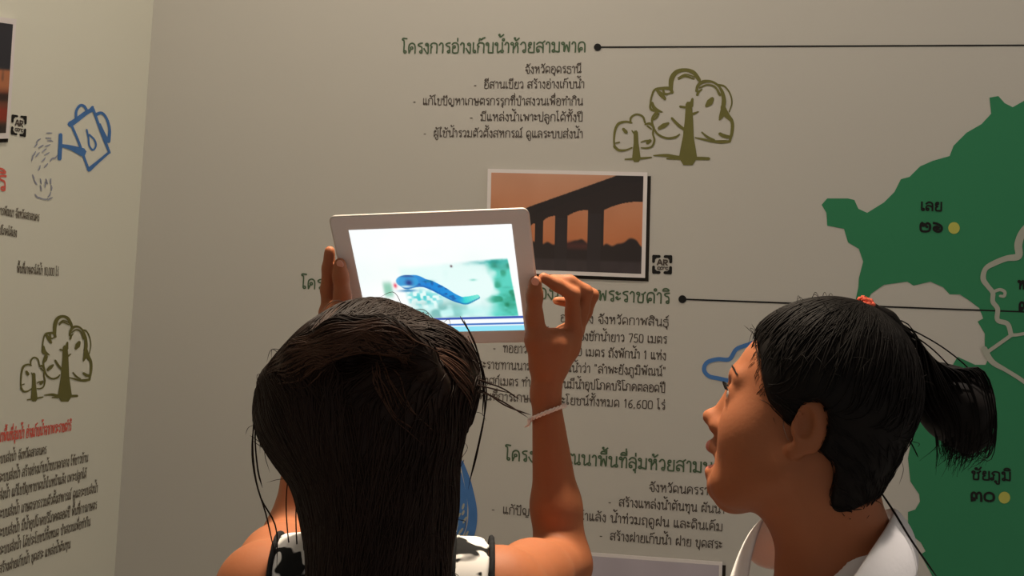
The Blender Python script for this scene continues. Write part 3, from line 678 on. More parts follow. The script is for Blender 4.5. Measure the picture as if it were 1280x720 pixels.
def paint_screen(u, v):
    c = np.zeros(u.shape + (3,)); c[:] = [252, 255, 255]
    n1 = vnoise(u, v, 22, 16, 11); n2 = vnoise(u, v, 50, 40, 12); n3 = vnoise(u, v, 8, 6, 13)
    g = lambda x, y, sx, sy, p=2: np.exp(-(np.abs((u - x) / sx) ** p + np.abs((v - y) / sy) ** p))
    c = blend(c, [222, 250, 244], g(.45, .40, .5, .14) * .55 * n3)
    # the printed picture seen on screen: sheared right edge, pale glow in its middle
    inside = smst(.255 + .10 * (v - .5), .30 + .10 * (v - .5), u) * smst(.295 + .05 * (1 - u), .33 + .10 * (1 - u), v) * (1 - smst(.85, .862, v))
    inside *= 1 - smst(.952, .962, u - (v - .3) * .03 + .012 * (1 - v))
    c = blend(c, [196, 252, 244], inside * .35)
    edge = np.clip(((u - .70) / .14) ** 2 + ((v - .56) / .30) ** 2, 0, 3)
    teal = inside * smst(.75, 1.7, edge + (n1 - .5) * .9)
    right = teal * smst(.52, .75, u); c = blend(c, [70, 208, 188], right * .9)
    c = blend(c, [36, 150, 118], right * smst(.55, .8, n1) * .75 + inside * g(.93, .74, .06, .10) * .8 * (.5 + n2))
    c = blend(c, [28, 150, 150], inside * g(.83, .325, .13, .03) * (.4 + .8 * n2)); c = blend(c, [38, 130, 118], inside * g(.90, .38, .07, .035) * n1)
    low = inside * g(.50, .80, .20, .09); c = blend(c, [96, 158, 152], low * smst(.25, .7, n1) * 1.0)
    c = blend(c, [60, 200, 205], inside * g(.38, .66, .12, .07) * smst(.3, .7, n2) * .9)
    c = blend(c, [168, 240, 236], inside * g(.62, .80, .25, .06) * .6)
    c = blend(c, [120, 196, 168], g(.175, .57, .030, .075, 4) * .85)           # grey-green block by the hair
    # blue lizard: body along a bent centre line, blunt head, leg, pale tail
    px = np.array([.30, .36, .41, .46, .52, .575, .625, .66, .73]); py = np.array([.505, .495, .515, .545, .60, .655, .69, .695, .665])
    rad = np.array([.050, .045, .032, .034, .034, .030, .026, .030, .018])
    pth = smooth_path(np.stack([px, py], 1), 40); rr = np.interp(np.linspace(0, 1, 40), np.linspace(0, 1, 9), rad)
    d = np.full(u.shape, 9.0); ti = np.zeros(u.shape)
    for k in range(40):
        dd = np.hypot(u - pth[k, 0], (v - pth[k, 1]) * .75) / rr[k]; ti = np.where(dd < d, k / 39.0, ti); d = np.minimum(d, dd)
    bodyc = np.stack([np.interp(ti, [0, .3, .7, .85, 1], [36, 20, 24, 50, 120]), np.interp(ti, [0, .3, .7, .85, 1], [150, 132, 150, 214, 232]), np.interp(ti, [0, .3, .7, .85, 1], [214, 216, 220, 212, 216])], -1)
    m = (1 - smst(.88, 1.05, d)); c = c * (1 - m[..., None]) + bodyc * m[..., None]
    c = blend(c, [14, 78, 150], m * smst(.5, .8, n2) * (ti < .8) * .6); c = blend(c, [18, 92, 170], m * smst(.35, .9, d) * (v > np.interp(u, px, py)) * .7)
    head = np.clip(1 - smst(.9, 1.05, np.hypot((u - .305) / .072, (v - .495) / .062)), 0, 1); c = blend(c, [42, 160, 220], head * .9)
    c = blend(c, [14, 60, 132], head * g(.315, .51, .022, .03) + head * g(.33, .44, .07, .016) * .8)   # eye and ridge
    c = blend(c, [225, 246, 250], g(.29, .545, .045, .012) * .9); c = blend(c, [24, 110, 170], g(.30, .585, .05, .012) * .85)
    c = blend(c, [226, 86, 110], g(.225, .533, .011, .022) * 1.0)
    c = blend(c, [16, 120, 140], g(.44, .50, .03, .012) * .6)
    c = blend(c, [90, 70, 80], g(.597, .365, .007, .011) * 1.0); c = blend(c, [70, 190, 170], g(.72, .50, .02, .01) * .5 + g(.92, .58, .03, .012) * .8)
    # tool bars along the bottom
    c = blend(c, [52, 84, 176], smst(.855, .862, v) * (1 - smst(.876, .884, v)) * smst(.2, .5, u)); c = blend(c, [250, 253, 255], smst(.882, .89, v))
    c = blend(c, [70, 120, 196], smst(.918, .924, v) * (1 - smst(.936, .942, v))); c = blend(c, [126, 222, 244], smst(.945, .955, v) * .85)
    return c
z = .0007
picture('screen', T3(-.0985, .074, z), T3(.0985, .074, z), T3(.0985, -.074, z), T3(-.0985, -.074, z), 360, 270, paint_screen, M_SCREEN, tab)['label'] = 'bright screen showing a blue lizard over a teal picture'

# ------------------------------------------------------------------ sculpting field (signed distances -> one continuous surface)
class Field:
    def __init__(s): s.ops = []
    def add(s, kind, fn, lo, hi, k): s.ops.append((kind, fn, np.asarray(lo, float), np.asarray(hi, float), k))
    def cone(s, a, b, ra, rb, k=0.012, kind='u'):
        a = np.asarray(a, float); b = np.asarray(b, float); ba = b - a; L2 = max(ba @ ba, 1e-12); r = max(ra, rb)
        def fn(x, y, z):
            px, py, pz = x - a[0], y - a[1], z - a[2]
            h = np.clip((px * ba[0] + py * ba[1] + pz * ba[2]) / L2, 0, 1)
            return np.sqrt((px - h * ba[0]) ** 2 + (py - h * ba[1]) ** 2 + (pz - h * ba[2]) ** 2) - (ra + (rb - ra) * h)
        s.add(kind, fn, np.minimum(a, b) - r, np.maximum(a, b) + r, k)
    def chain(s, pts, rad, k=0.012, kind='u'):
        for i in range(len(pts) - 1): s.cone(pts[i], pts[i + 1], rad[i], rad[i + 1], k, kind)
    def ell(s, M, c, r, k=0.012, kind='u', rot=None):
        """ellipsoid, centre c and radii r in the frame M (4x4), optional extra 3x3 rotation"""
        R = M[:3, :3] if rot is None else M[:3, :3] @ rot; C0 = M[:3, :3] @ np.asarray(c, float) + M[:3, 3]; r = np.asarray(r, float)
        def fn(x, y, z):
            px, py, pz = x - C0[0], y - C0[1], z - C0[2]
            l = [(R[0, i] * px + R[1, i] * py + R[2, i] * pz) for i in range(3)]
            k0 = np.sqrt(sum((l[i] / r[i]) ** 2 for i in range(3))); k1 = np.sqrt(sum((l[i] / r[i] ** 2) ** 2 for i in range(3)))
            return k0 * (k0 - 1) / (k1 + 1e-6)
        e = np.sqrt(((R * r[None]) ** 2).sum(1)); s.add(kind, fn, C0 - e, C0 + e, k)
    def sph(s, M, c, r, k=0.012, kind='u'): s.ell(M, c, (r, r, r), k, kind)
    def custom(s, fn, kind='i', k=0.004): s.add(kind, fn, [-9] * 3, [9] * 3, k)
    def bake(s, xs, ys, zs):
        A = np.full((len(xs), len(ys), len(zs)), 0.5, np.float32); ax = (xs, ys, zs)
        for kind, fn, lo, hi, k in s.ops:
            m = k + 0.03
            sl = tuple(slice(max(0, np.searchsorted(ax[i], lo[i] - m)), np.searchsorted(ax[i], hi[i] + m)) for i in range(3))
            if any(q.start >= q.stop for q in sl): continue
            x = xs[sl[0]][:, None, None]; y = ys[sl[1]][None, :, None]; z = zs[sl[2]][None, None]
            d = fn(x, y, z); o = A[sl]
            if kind == 'u':
                h = np.maximum(k - np.abs(o - d), 0) / k; A[sl] = np.minimum(o, d) - h * h * k * .25
            elif kind == 's':
                d = -d; h = np.maximum(k - np.abs(o - d), 0) / k; A[sl] = np.maximum(o, d) + h * h * k * .25
            else:
                h = np.maximum(k - np.abs(o - d), 0) / k; A[sl] = np.maximum(o, d) + h * h * k * .25
        return A
def surface_nets(A, xs, ys, zs):
    ins = A < 0; nx, ny, nz = A.shape
    cnt = np.zeros((nx - 1, ny - 1, nz - 1), np.int8)
    for i in (0, 1):
        for j in (0, 1):
            for k in (0, 1): cnt += ins[i:nx - 1 + i, j:ny - 1 + j, k:nz - 1 + k]
    act = (cnt > 0) & (cnt < 8); idx = np.full(act.shape, -1, np.int64); I, J, K = np.nonzero(act); idx[I, J, K] = np.arange(len(I))
    acc = np.zeros((len(I), 3)); num = np.zeros(len(I)); ax = (xs, ys, zs)
    for d in range(3):
        o1, o2 = [q for q in range(3) if q != d]
        for u in (0, 1):
            for v in (0, 1):
                q = [I.copy(), J.copy(), K.copy()]; q[o1] += u; q[o2] += v; a = A[tuple(q)]
                q2 = [w.copy() for w in q]; q2[d] += 1; b = A[tuple(q2)]
                c = (a < 0) != (b < 0); t = np.where(c, a / np.where(np.abs(a - b) < 1e-9, 1e-9, a - b), 0)
                p = np.stack([ax[m][q[m]] for m in range(3)], 1).astype(float); p[:, d] += t * (ax[d][q2[d]] - ax[d][q[d]])
                acc += p * c[:, None]; num += c
    V = acc / num[:, None]; Q = []
    for d in range(3):
        o1, o2 = [(1, 2), (2, 0), (0, 1)][d]
        s0 = [slice(None)] * 3; s1 = [slice(None)] * 3; s0[d] = slice(0, -1); s1[d] = slice(1, None)
        c = ins[tuple(s0)] != ins[tuple(s1)]; e = list(np.nonzero(c))
        ok = (e[o1] > 0) & (e[o2] > 0) & (e[o1] < A.shape[o1] - 1) & (e[o2] < A.shape[o2] - 1); e = [w[ok] for w in e]
        flip = ~ins[tuple(e)]
        def g(a, b):
            q = [w.copy() for w in e]; q[o1] -= a; q[o2] -= b; return idx[tuple(q)]
        f = np.stack([g(1, 1), g(0, 1), g(0, 0), g(1, 0)], 1); f[flip] = f[flip][:, ::-1]; Q.append(f)
    Q = np.vstack(Q); Q = Q[(Q >= 0).all(1)]
    return V, Q
def relax(V, Q, it=2, w=0.5):
    e = np.vstack([Q[:, [0, 1]], Q[:, [1, 2]], Q[:, [2, 3]], Q[:, [3, 0]]])
    for _ in range(it):
        s = np.zeros_like(V); n = np.zeros(len(V)); np.add.at(n, e[:, 0], 1); np.add.at(n, e[:, 1], 1)
        for c in range(3): s[:, c] = np.bincount(e[:, 0], V[e[:, 1], c], len(V)) + np.bincount(e[:, 1], V[e[:, 0], c], len(V))
        V = V * (1 - w) + w * s / np.maximum(n, 1)[:, None]
    return V
def axis(lo, hi, step, fine=None):
    """grid axis; fine = (a, b, small step)"""
    if fine is None: return np.arange(lo, hi + step, step)
    a, b, h = fine; return np.concatenate([np.arange(lo, a, step), np.arange(a, b, h), np.arange(b, hi + step, step)])
def sculpt(name, F, xs, ys, zs, m, parent, it=2):
    A = F.bake(xs, ys, zs); V, Q = surface_nets(A, xs, ys, zs)
    if it: V = relax(V, Q, it)
    o = link(name, mesh_np(name, V, Q), m, parent, smooth=True)
    return o, A
def frame(o, fwd, up=(0, 0, 1), s=1.0):
    f = _n(np.asarray(fwd, float)); r = _n(np.cross(f, up)); u = np.cross(r, f)
    M = np.eye(4); M[:3, 0] = r * s; M[:3, 1] = f * s; M[:3, 2] = u * s; M[:3, 3] = o
    return M
def X(M, p): return M[:3, :3] @ np.asarray(p, float) + M[:3, 3]
def unit(M):
    N = M.copy(); s = np.linalg.norm(M[:3, 0]); N[:3, :3] /= s; return N, s

# ------------------------------------------------------------------ head
def add_head(F, M, neck, neck_r, mouth=0.0, ears=True):
    """M: head frame at the middle between the ears (x right, y face, z crown), scaled"""
    N, s = unit(M); E = lambda c, r, k=.012, kind='u', rot=None: F.ell(N, np.array(c) * s, np.array(r) * s, k * s, kind, rot)
    C = lambda a, b, ra, rb, k=.01, kind='u': F.cone(X(M, a), X(M, b), ra * s, rb * s, k * s, kind)
    E((0, -.009, .036), (.073, .084, .084), .01)                      # skull
    E((0, .030, .030), (.062, .060, .066), .02)                       # forehead
    E((0, .031, -.030), (.056, .049, .066), .03)                      # mid face
    for q in (-1, 1):
        C((q * .050, .002, -.044), (q * .024, .055, -.080), .018, .018, .035)   # jaw line
        E((q * .034, .047, -.022), (.026, .028, .030), .030)          # cheek
        C((q * .012, .083, .030), (q * .040, .072, .028), .009, .008, .012)    # brow
        F.ell(N, np.array((q * .031, .089, .010)) * s, np.array((.017, .012, .011)) * s, .010 * s, 's')   # eye socket
        E((q * .031, .0735, .010), (.0150, .0132, .0130), .006)          # lids over the eyeball
        F.ell(N, np.array((q * .0335, .088, .0085)) * s, np.array((.0140, .0105, .0052)) * s, .0015 * s, 's')
        E((q * .0105, .087, -.029), (.0085, .011, .0085), .009)         # nostril wing
    C((0, .060, -.086), (0, .056, -.091), .021, .019, .014)            # chin
    E((0, .073, -.087), (.013, .008, .010), .010)
    C((0, .079, .020), (0, .093, -.020), .0095, .0105, .012)          # nose
    E((0, .101, -.0215), (.0105, .0095, .0085), .006)
    C((0, .079, -.044), (0, .086, -.032), .012, .006, .008)           # philtrum
    up, dn = .004 * mouth, -.009 * mouth
    C((-.019, .073, -.059 + up * .4), (0, .089, -.0545 + up), .005, .0070, .005); C((.019, .073, -.059 + up * .4), (0, .089, -.0545 + up), .005, .0070, .005)
    C((-.018, .071, -.062 + dn * .4), (0, .082, -.0675 + dn), .005, .0078, .005); C((.018, .071, -.062 + dn * .4), (0, .082, -.0675 + dn), .005, .0078, .005)
    F.ell(N, np.array((0, .092, -.0612 + dn * .45)) * s, np.array((.017, .020, .0012 + .0060 * mouth)) * s, .003 * s, 's')
    if ears:
        for q in (-1, 1):
            rot = np.array(Matrix.Rotation(q * math.radians(-22), 3, 'Z')) @ np.array(Matrix.Rotation(math.radians(-10), 3, 'X'))
            E((q * .074, -.012, .005), (.0065, .017, .027), .006, 'u', rot)
            E((q * .0805, -.007, .007), (.0075, .0090, .0155), .003, 's', rot)
            E((q * .0745, .001, .000), (.004, .005, .009), .004, 'u', rot)      # tragus
            E((q * .072, -.004, -.021), (.0055, .009, .008), .006)                # lobe
    F.chain([X(M, (0, -.022, -.02)), X(M, (0, -.020, -.060)), neck], [neck_r * 1.0, neck_r * .98, neck_r * 1.08], .02)
def add_eyes(M, parent, S):
    def hug(q, off):
        q = np.atleast_2d(q)
        for _ in range(4): q = q - S.grad(q, .003) * np.clip(S(q) - off, -.01, .01)[:, None]
        return q
    N, s = unit(M)
    for q in (-1, 1):
        c = X(M, (q * .031, .0735, .010)); r = .0117 * s
        bm = bmesh.new(); bmesh.ops.create_uvsphere(bm, u_segments=20, v_segments=14, radius=r)
        f = M[:3, 1] / s; rotm = Vector((0, 0, 1)).rotation_difference(Vector(f)).to_matrix().to_4x4()
        bmesh.ops.transform(bm, matrix=Matrix.Translation(Vector(c)) @ rotm, verts=bm.verts)
        me = bpy.data.meshes.new('eye'); bm.to_mesh(me); bm.free(); e = link('eye', me, [M_EYE, M_IRIS], parent, smooth=True)
        for p in me.polygons:
            if (Vector(p.center) - Vector(c)).normalized().dot(Vector(f)) > .86: p.material_index = 1
        # lashes along the upper lid
        ps = []; rs = []
        for t in np.linspace(-1, 1.25, 22):
            a = np.array((q * .031 + t * .0135, .0865 - .0055 * t * t, .0125 + .0035 * (1 - t * t)))
            b = a + np.array((t * .003, .0055, .0035)); ps.append(np.array([X(M, a), X(M, (a + b) / 2 + np.array((0, .0008, -.0008))), X(M, b)])); rs.append(np.array([.0006, .0005, .00015]))
        V, Q = tubes(ps, rs, 3); link('eyelashes', mesh_np('eyelashes', V, Q), M_HAIR2, parent)
        ps = []; rs = []
        for t in np.linspace(-1, 1, 26):
            a = np.array((q * (.032 + t * .021), .0925 - .005 * t - .006 * t * t, .0345 + .003 * (1 - t * t) - .002 * t)); b = a + np.array((q * .005, -.0006, .001))
            ps.append(hug(np.array([X(M, a), X(M, (a + b) / 2), X(M, b)]), .0003)); rs.append(np.array([.0010, .0009, .0003]) * (1 - .4 * abs(t)))
        V, Q = tubes(ps, rs, 4); link('eyebrow', mesh_np('eyebrow', V, Q), M_HAIR2, parent)

# ------------------------------------------------------------------ hair strands combed over a field
class Samp:
    def __init__(s, A, xs, ys, zs): s.A, s.ax = A, (xs, ys, zs)
    def __call__(s, p):
        ix = []; fr = []
        for d in range(3):
            a = s.ax[d]; i = np.clip(np.searchsorted(a, p[:, d]) - 1, 0, len(a) - 2); ix.append(i); fr.append(np.clip((p[:, d] - a[i]) / (a[i + 1] - a[i]), 0, 1))
        out = 0
        for i in (0, 1):
            for j in (0, 1):
                for k in (0, 1):
                    w = (fr[0] if i else 1 - fr[0]) * (fr[1] if j else 1 - fr[1]) * (fr[2] if k else 1 - fr[2])
                    out = out + w * s.A[ix[0] + i, ix[1] + j, ix[2] + k]
        return out
    def grad(s, p, h=.004):
        g = np.stack([s(p + np.eye(3)[d] * h) - s(p - np.eye(3)[d] * h) for d in range(3)], 1)
        return g / (np.linalg.norm(g, axis=1, keepdims=True) + 1e-9)
def comb(S, seeds, flow, steps, step, off, jit=0.12, stop=None):
    """trace strands over the surface: seeds (n,3), flow(p)->(n,3)"""
    p = seeds.copy(); path = []; n = len(p); dev = nrs.normal(0, jit, (n, 3)); o = np.full(n, off) if np.isscalar(off) else off
    for it in range(steps):
        for _ in range(2):
            g = S.grad(p); p = p - g * np.clip(S(p) - o, -.02, .02)[:, None]
        path.append(p.copy())
        g = S.grad(p); d = flow(p) + dev; d = d - g * (d * g).sum(1, keepdims=True); d /= np.linalg.norm(d, axis=1, keepdims=True) + 1e-9
        p = p + d * step
    return np.stack(path, 1)
def strands(name, paths, r, m, parent, sides=3):
    n = paths[0].shape[0]; prof = lambda k: np.clip(np.minimum(np.arange(k) / 2.0 + .3, (k - 1 - np.arange(k)) / 3.0 + .15), 0, 1)
    rs = [(r if np.isscalar(r) else r[i]) * prof(len(p)) for i, p in enumerate(paths)]
    V, Q = tubes(paths, rs, sides); return link(name, mesh_np(name, V, Q), m, parent, smooth=True)

def flyaways(S, Vh, n):
    out = []; v = Vh[nrs.choice(len(Vh), n)]; g = S.grad(v)
    for e, d in zip(v, g):
        t = np.cross(d, nrs.normal(0, 1, 3)); t = _n(t); ln = nrs.uniform(.012, .034); lift = nrs.uniform(.10, .32)
        out.append(smooth_path([e, e + t * ln * .5 + d * ln * lift, e + t * ln + d * ln * lift * nrs.uniform(.2, 1.3) - np.array([0, 0, ln * .25])], 10))
    return out

# ------------------------------------------------------------------ legs and shoes shared by both figures
def add_legs(F, pel, fx, fy, hip_z, sh=0.0):
    """pel: pelvis centre; fx right, fy forward (unit, horizontal)"""
    J = []
    for q in (-1, 1):
        hip = pel + fx * q * .082; knee = np.array([*(hip + fx * q * .012 + fy * .015)[:2], .44]); ank = np.array([*(hip + fx * q * .018 - fy * .012)[:2], .085])
        toe = ank + fy * .135; toe[2] = .030; heel = ank - fy * .03; heel[2] = .035
        F.chain([hip, knee], [.078 + sh, .052 + sh], .03); F.chain([knee, knee * .6 + ank * .4 - fy * .012, ank], [.050 + sh, .050 + sh, .034 + sh], .02)
        J.append((ank, toe, heel))
    return J
def make_shoe(parent, ank, toe, heel):
    F = Field(); lo = np.minimum(heel, toe) - .07; hi = np.maximum(ank, toe) + .07
    F.cone(heel, toe, .040, .036, .01); F.cone(heel, ank, .040, .046, .015); F.cone(toe, (toe * .5 + ank * .5), .034, .042, .02)
    F.custom(lambda x, y, z: .004 - z + 0 * x + 0 * y)
    sculpt('shoe', F, axis(lo[0], hi[0], .006), axis(lo[1], hi[1], .006), axis(-.01, hi[2], .006), M_SHOE, parent)

# ================================================================== girl holding the tablet
girl = None
def build_holder():
    fwd = _n(np.array([.10, 1.0, 0])); M = frame(P(474, 548, 1.075), [.14, .955, .26], s=1.0)
    c7 = P(474, 690, 1.055); shL = P(330, 741, 1.10); shR = P(622, 746, 1.11)
    elL = P(366, 676, 1.29); elR = P(702, 706, 1.325); wrL = P(424, 448, 1.352); wrR = P(682, 492, 1.345)
    fx = _n(shR - shL); fx[2] = 0; fx = _n(fx); fy = np.cross([0, 0, 1.0], fx)
    neck = c7 + fy * .030; pel = np.array([*(c7 + fy * .05)[:2], .80]); chest = np.array([*(c7 + fy * .065)[:2], c7[2] - .15]); waist = np.array([*(c7 + fy * .055)[:2], 1.0])
    root = tag(empty('person', (pel[0], pel[1], 0)), 'person with dark loosely gathered hair seen from behind, raising a tablet with both hands', 'person')
    B = np.eye(4); B[:3, 0], B[:3, 1] = fx, fy
    def torso(F, o=0.0, arms=True, legs=True):
        Bc = B.copy(); Bc[:3, 3] = chest; F.ell(Bc, (0, 0, 0), (.128 + o, .085 + o, .14 + o), .03)
        Bw = B.copy(); Bw[:3, 3] = waist; F.ell(Bw, (0, 0, 0), (.108 + o, .078 + o, .13 + o), .05)
        Bp = B.copy(); Bp[:3, 3] = pel; F.ell(Bp, (0, 0, .02), (.135 + o, .095 + o, .12 + o), .05)
        F.cone(neck - fy * .012 - np.array([0, 0, .035]), shL + np.array([0, 0, .004]), .040 + o, .043 + o, .03); F.cone(neck - fy * .012 - np.array([0, 0, .035]), shR + np.array([0, 0, .004]), .040 + o, .043 + o, .03)
        F.cone(neck, chest + [0, 0, .03], .045 + o, .075 + o, .03)
    F = Field(); torso(F); feet = add_legs(F, pel, fx, fy, .8)
    add_head(F, M, neck, .047, mouth=.3)
    for sh_, el, wr in ((shL, elL, wrL), (shR, elR, wrR)):
        F.chain([sh_, sh_ * .5 + el * .5, el], [.045, .040, .034], .02)
        md = el * .66 + wr * .34
        F.chain([el, md, wr], [.034, .0285, .0165], .015)
    D_ = 1.36
    def TP(px, py, zmm):
        n = TR[:, 2]; r = ray(px, py); return CAM + r * (((TC + n * zmm * .001 - CAM) @ n) / (r @ n))
    def hp(L): return [P(*q) if q[2] < 2 and isinstance(q[2], float) else TP(*q) for q in L]
    k = .004
    # right hand: palm, pinching thumb on the bezel, fingers behind the edge
    F.chain(hp([(682, 492, 1.345), (686, 455, 34), (692, 432, 26)]), [.0175, .021, .022], .010)
    F.chain(hp([(690, 455, 26), (706, 432, 10), (716, 416, -2)]), [.020, .018, .0125], .010)
    F.chain(hp([(690, 450, 24), (706, 424, -8), (714, 411, -24)]), [.018, .016, .011], .010)
    F.chain(hp([(680, 455, 40), (672, 425, 32), (668, 396, 22), (668, 370, 14), (669, 353, 9)]), [.017, .0145, .0096, .0092, .0080], .008)
    F.chain(hp([(717, 417, 0), (716, 390, -7), (716, 368, -12)]), [.0112, .0094, .0088], k)                       # index
    F.chain(hp([(716, 368, -12), (696, 356, -9), (679, 347, -5)]), [.0088, .0080, .0064], k)
    F.chain(hp([(720, 413, -16), (727, 386, -25), (732, 365, -28)]), [.0112, .0098, .0090], k)                      # middle
    F.chain(hp([(732, 365, -28), (712, 352, -26), (690, 349, -20)]), [.0090, .0082, .0064], k)
    F.chain(hp([(718, 414, -32), (731, 390, -40), (740, 369, -43)]), [.0108, .0092, .0084], k)                      # ring
    F.chain(hp([(740, 369, -43), (720, 358, -41), (700, 356, -35)]), [.0084, .0076, .0062], k)
    F.chain(hp([(709, 423, -42), (718, 402, -52), (727, 386, -55)]), [.0100, .0084, .0074], k)                      # little
    F.chain(hp([(727, 386, -55), (712, 378, -52), (696, 376, -44)]), [.0074, .0068, .0056], k)
    # left hand: thumb on the bezel, four fingers behind the left edge
    F.chain(hp([(424, 448, 1.355), (424, 420, 43), (423, 396, 35)]), [.0185, .021, .020], .010)
    F.chain(hp([(420, 420, 34), (414, 392, 18)]), [.021, .016], .010)
    F.chain(hp([(428, 420, 43), (430, 394, 35), (428, 368, 25), (426, 346, 16), (425, 330, 9)]), [.016, .0135, .0098, .0090, .0076], .007)
    F.chain(hp([(413, 394, 20), (410, 362, 11), (411, 336, 4), (412, 314, -3)]), [.0110, .0092, .0084, .0066], k)
    F.chain(hp([(414, 396, 4), (416, 366, -11), (424, 342, -20), (434, 325, -18)]), [.0110, .0096, .0086, .0068], k)
    F.chain(hp([(415, 400, -10), (420, 374, -24), (431, 354, -20), (442, 340, -18)]), [.0106, .0092, .0084, .0066], k)
    F.chain(hp([(419, 408, -22), (425, 388, -30), (437, 374, -22), (448, 364, -18)]), [.0096, .0082, .0074, .0060], k)
    h = .0024; lo = np.array([shL[0] - .08, M[1, 3] - .14, 0]); hi = np.array([elR[0] + .08, P(700, 424, 1.46)[1] + .03, 0])
    xs = axis(lo[0], hi[0], h); ys = axis(lo[1], hi[1], h); zs = axis(-.01, 1.58, .012, (1.13, 1.70, h)); zs = zs[zs < 1.70]
    body, A0 = sculpt('body', F, xs, ys, zs, M_SKIN, root)
    add_eyes(M, root, Samp(A0, xs, ys, zs)); del A0
    for c, r in ((TP(669, 352, 16.2), (.0046, .0060, .0014)), (TP(425, 330, 15.8), (.0044, .0056, .0014))):
        bm = bmesh.new(); bmesh.ops.create_uvsphere(bm, u_segments=16, v_segments=10, radius=1)
        Mt = np.eye(4); Mt[:3, :3] = TR * np.array(r)[None]; Mt[:3, 3] = c
        bmesh.ops.transform(bm, matrix=Matrix(Mt.tolist()), verts=bm.verts); me = bpy.data.meshes.new('thumb_nail'); bm.to_mesh(me); bm.free()
        link('thumb_nail', me, M_NAIL, root, smooth=True)
    # sleeveless top: patterned cloth with black edging
    T = Field(); torso(T, .011)
    for sh_, el in ((shL, elL), (shR, elR)): T.cone(sh_ + (sh_ - c7) * .10 , sh_ + (el - sh_) * 1.2 + (sh_ - c7) * .15, .066, .06, .008, 's')
    sx0, sx1 = P(368, 700, 1.08) @ fx, P(590, 712, 1.08) @ fx
    def strap(w0): return lambda x, y, z: np.minimum(np.abs(x * fx[0] + y * fx[1] - sx0), np.abs(x * fx[0] + y * fx[1] - sx1)) - w0 + 0 * z
    top_z = c7[2] - .115
    T.custom(lambda x, y, z: np.minimum(z - top_z + 0 * x + 0 * y, strap(.019)(x, y, z)), 'i', .004)
    T.custom(lambda x, y, z: .74 - z + 0 * x + 0 * y, 'i', .006)
    # black edging along the straps and the neckline
    G2 = Field(); torso(G2, .0135)
    G2.custom(lambda x, y, z: np.minimum(np.maximum(np.abs(strap(.019)(x, y, z)) - .003, top_z - .01 - z), np.maximum(np.abs(z - top_z) - .006, strap(9)(x, y, z)) + 0 * x), 'i', .002)
    xs2 = axis(lo[0], hi[0], .004); ys2 = axis(c7[1] - .13, c7[1] + .2, .004); zs2 = axis(.70, 1.32, .004)
    top, _ = sculpt('top', T, xs2, ys2, zs2, M_PATT, root)
    sculpt('edging', G2, axis(lo[0], hi[0], .0026), axis(c7[1] - .13, c7[1] + .2, .0026), axis(c7[2] - .15, 1.34, .0026), M_TRIM, top)
    L = Field(); Bp = B.copy(); Bp[:3, 3] = pel; L.ell(Bp, (0, 0, .01), (.148, .108, .11), .04); add_legs(L, pel, fx, fy, .8, .012)
    L.custom(lambda x, y, z: np.maximum(z - .86, .10 - z) + 0 * x + 0 * y, 'i', .006)
    sculpt('trousers', L, axis(pel[0] - .22, pel[0] + .22, .007), axis(pel[1] - .2, pel[1] + .2, .007), axis(.06, .92, .007), M_DENIM, root)
    for a in feet: make_shoe(root, *a)
    # white thread around the right wrist
    c = P(684, 516, 1.344); ax_ = _n(elR - wrR); e1 = _n(np.cross(ax_, [0, 1, .1])); e2 = np.cross(ax_, e1)
    ax_t = _n(ax_ + e1 * -.32); ps = []; rs = []
    for j in range(3):
        t = np.linspace(0, 2 * np.pi, 60); w = .0016
        rr = .0225 + w * np.cos(9 * t + j * 2.094); dz = w * np.sin(9 * t + j * 2.094)
        ps.append(c + np.outer(rr * np.cos(t), e1) + np.outer(rr * np.sin(t), e2) + np.outer(dz, ax_) + np.outer(rr * np.cos(t) * -.30, ax_)); rs.append(np.full(60, .00125))
    for dx in (-1, 1):
        k0 = P(664, 523, 1.332); ps.append(np.array([k0, k0 + D([-.003, -.004 + dx * .003, .004]), k0 + D([-.006 + dx * .002, -.010, .002])])); rs.append(np.array([.002, .0016, .0009]))
    V, Q = tubes(ps, rs, 5); link('bracelet', mesh_np('bracelet', V, Q), M_THREAD, root, smooth=True)['label'] = 'white twisted thread bracelet'
    # ---- hair
    H = Field(); N, s = unit(M)
    H.ell(N, (0, -.016, .044), (.082, .102, .096), .01)
    H.custom(lambda x, y, z: ((x - M[0, 3]) * M[0, 1] + (y - M[1, 3]) * M[1, 1] + (z - M[2, 3]) * M[2, 1]) - np.interp(((x - M[0, 3]) * M[0, 2] + (y - M[1, 3]) * M[1, 2] + (z - M[2, 3]) * M[2, 2]), [-.2, -.06, -.01, .03, .07, .10, .14], [-.05, -.03, .005, .040, .072, .09, .12]), 'i', .01)
    H.ell(np.eye(4), P(412, 508, 1.02), (.054, .060, .060), .03)
    H.ell(np.eye(4), P(380, 512, 1.03), (.036, .045, .040), .03)
    H.ell(np.eye(4), P(545, 478, 1.04), (.040, .06, .050), .03)
    H.ell(np.eye(4), P(462, 500, .985), (.06, .035, .06), .03)
    H.chain([P(345, 478, .995), P(385, 450, .958), P(430, 430, .944), P(478, 428, .942), P(520, 448, .955), P(548, 480, .975)], [.012, .018, .021, .020, .015, .009], .012)
    H.ell(np.eye(4), P(398, 500, .985), (.040, .036, .045), .02)
    H.ell(np.eye(4), P(462, 455, .938), (.032, .022, .012), .012, 's')
    H.chain([P(470, 455, .955), P(500, 500, .962), P(515, 550, .985)], [.010, .016, .012], .015)
    H.chain([P(472, 560, 1.0), P(476, 640, 1.0), P(474, 730, .985), P(472, 800, .985)], [.066, .056, .053, .042], .03)
    H.chain([P(535, 545, 1.03), P(515, 630, 1.01), P(505, 720, 1.0)], [.026, .026, .022], .03)
    for q in (-1, 1): H.ell(N, (q * .084, -.012, .002), (.020, .020, .030), .008, 's')
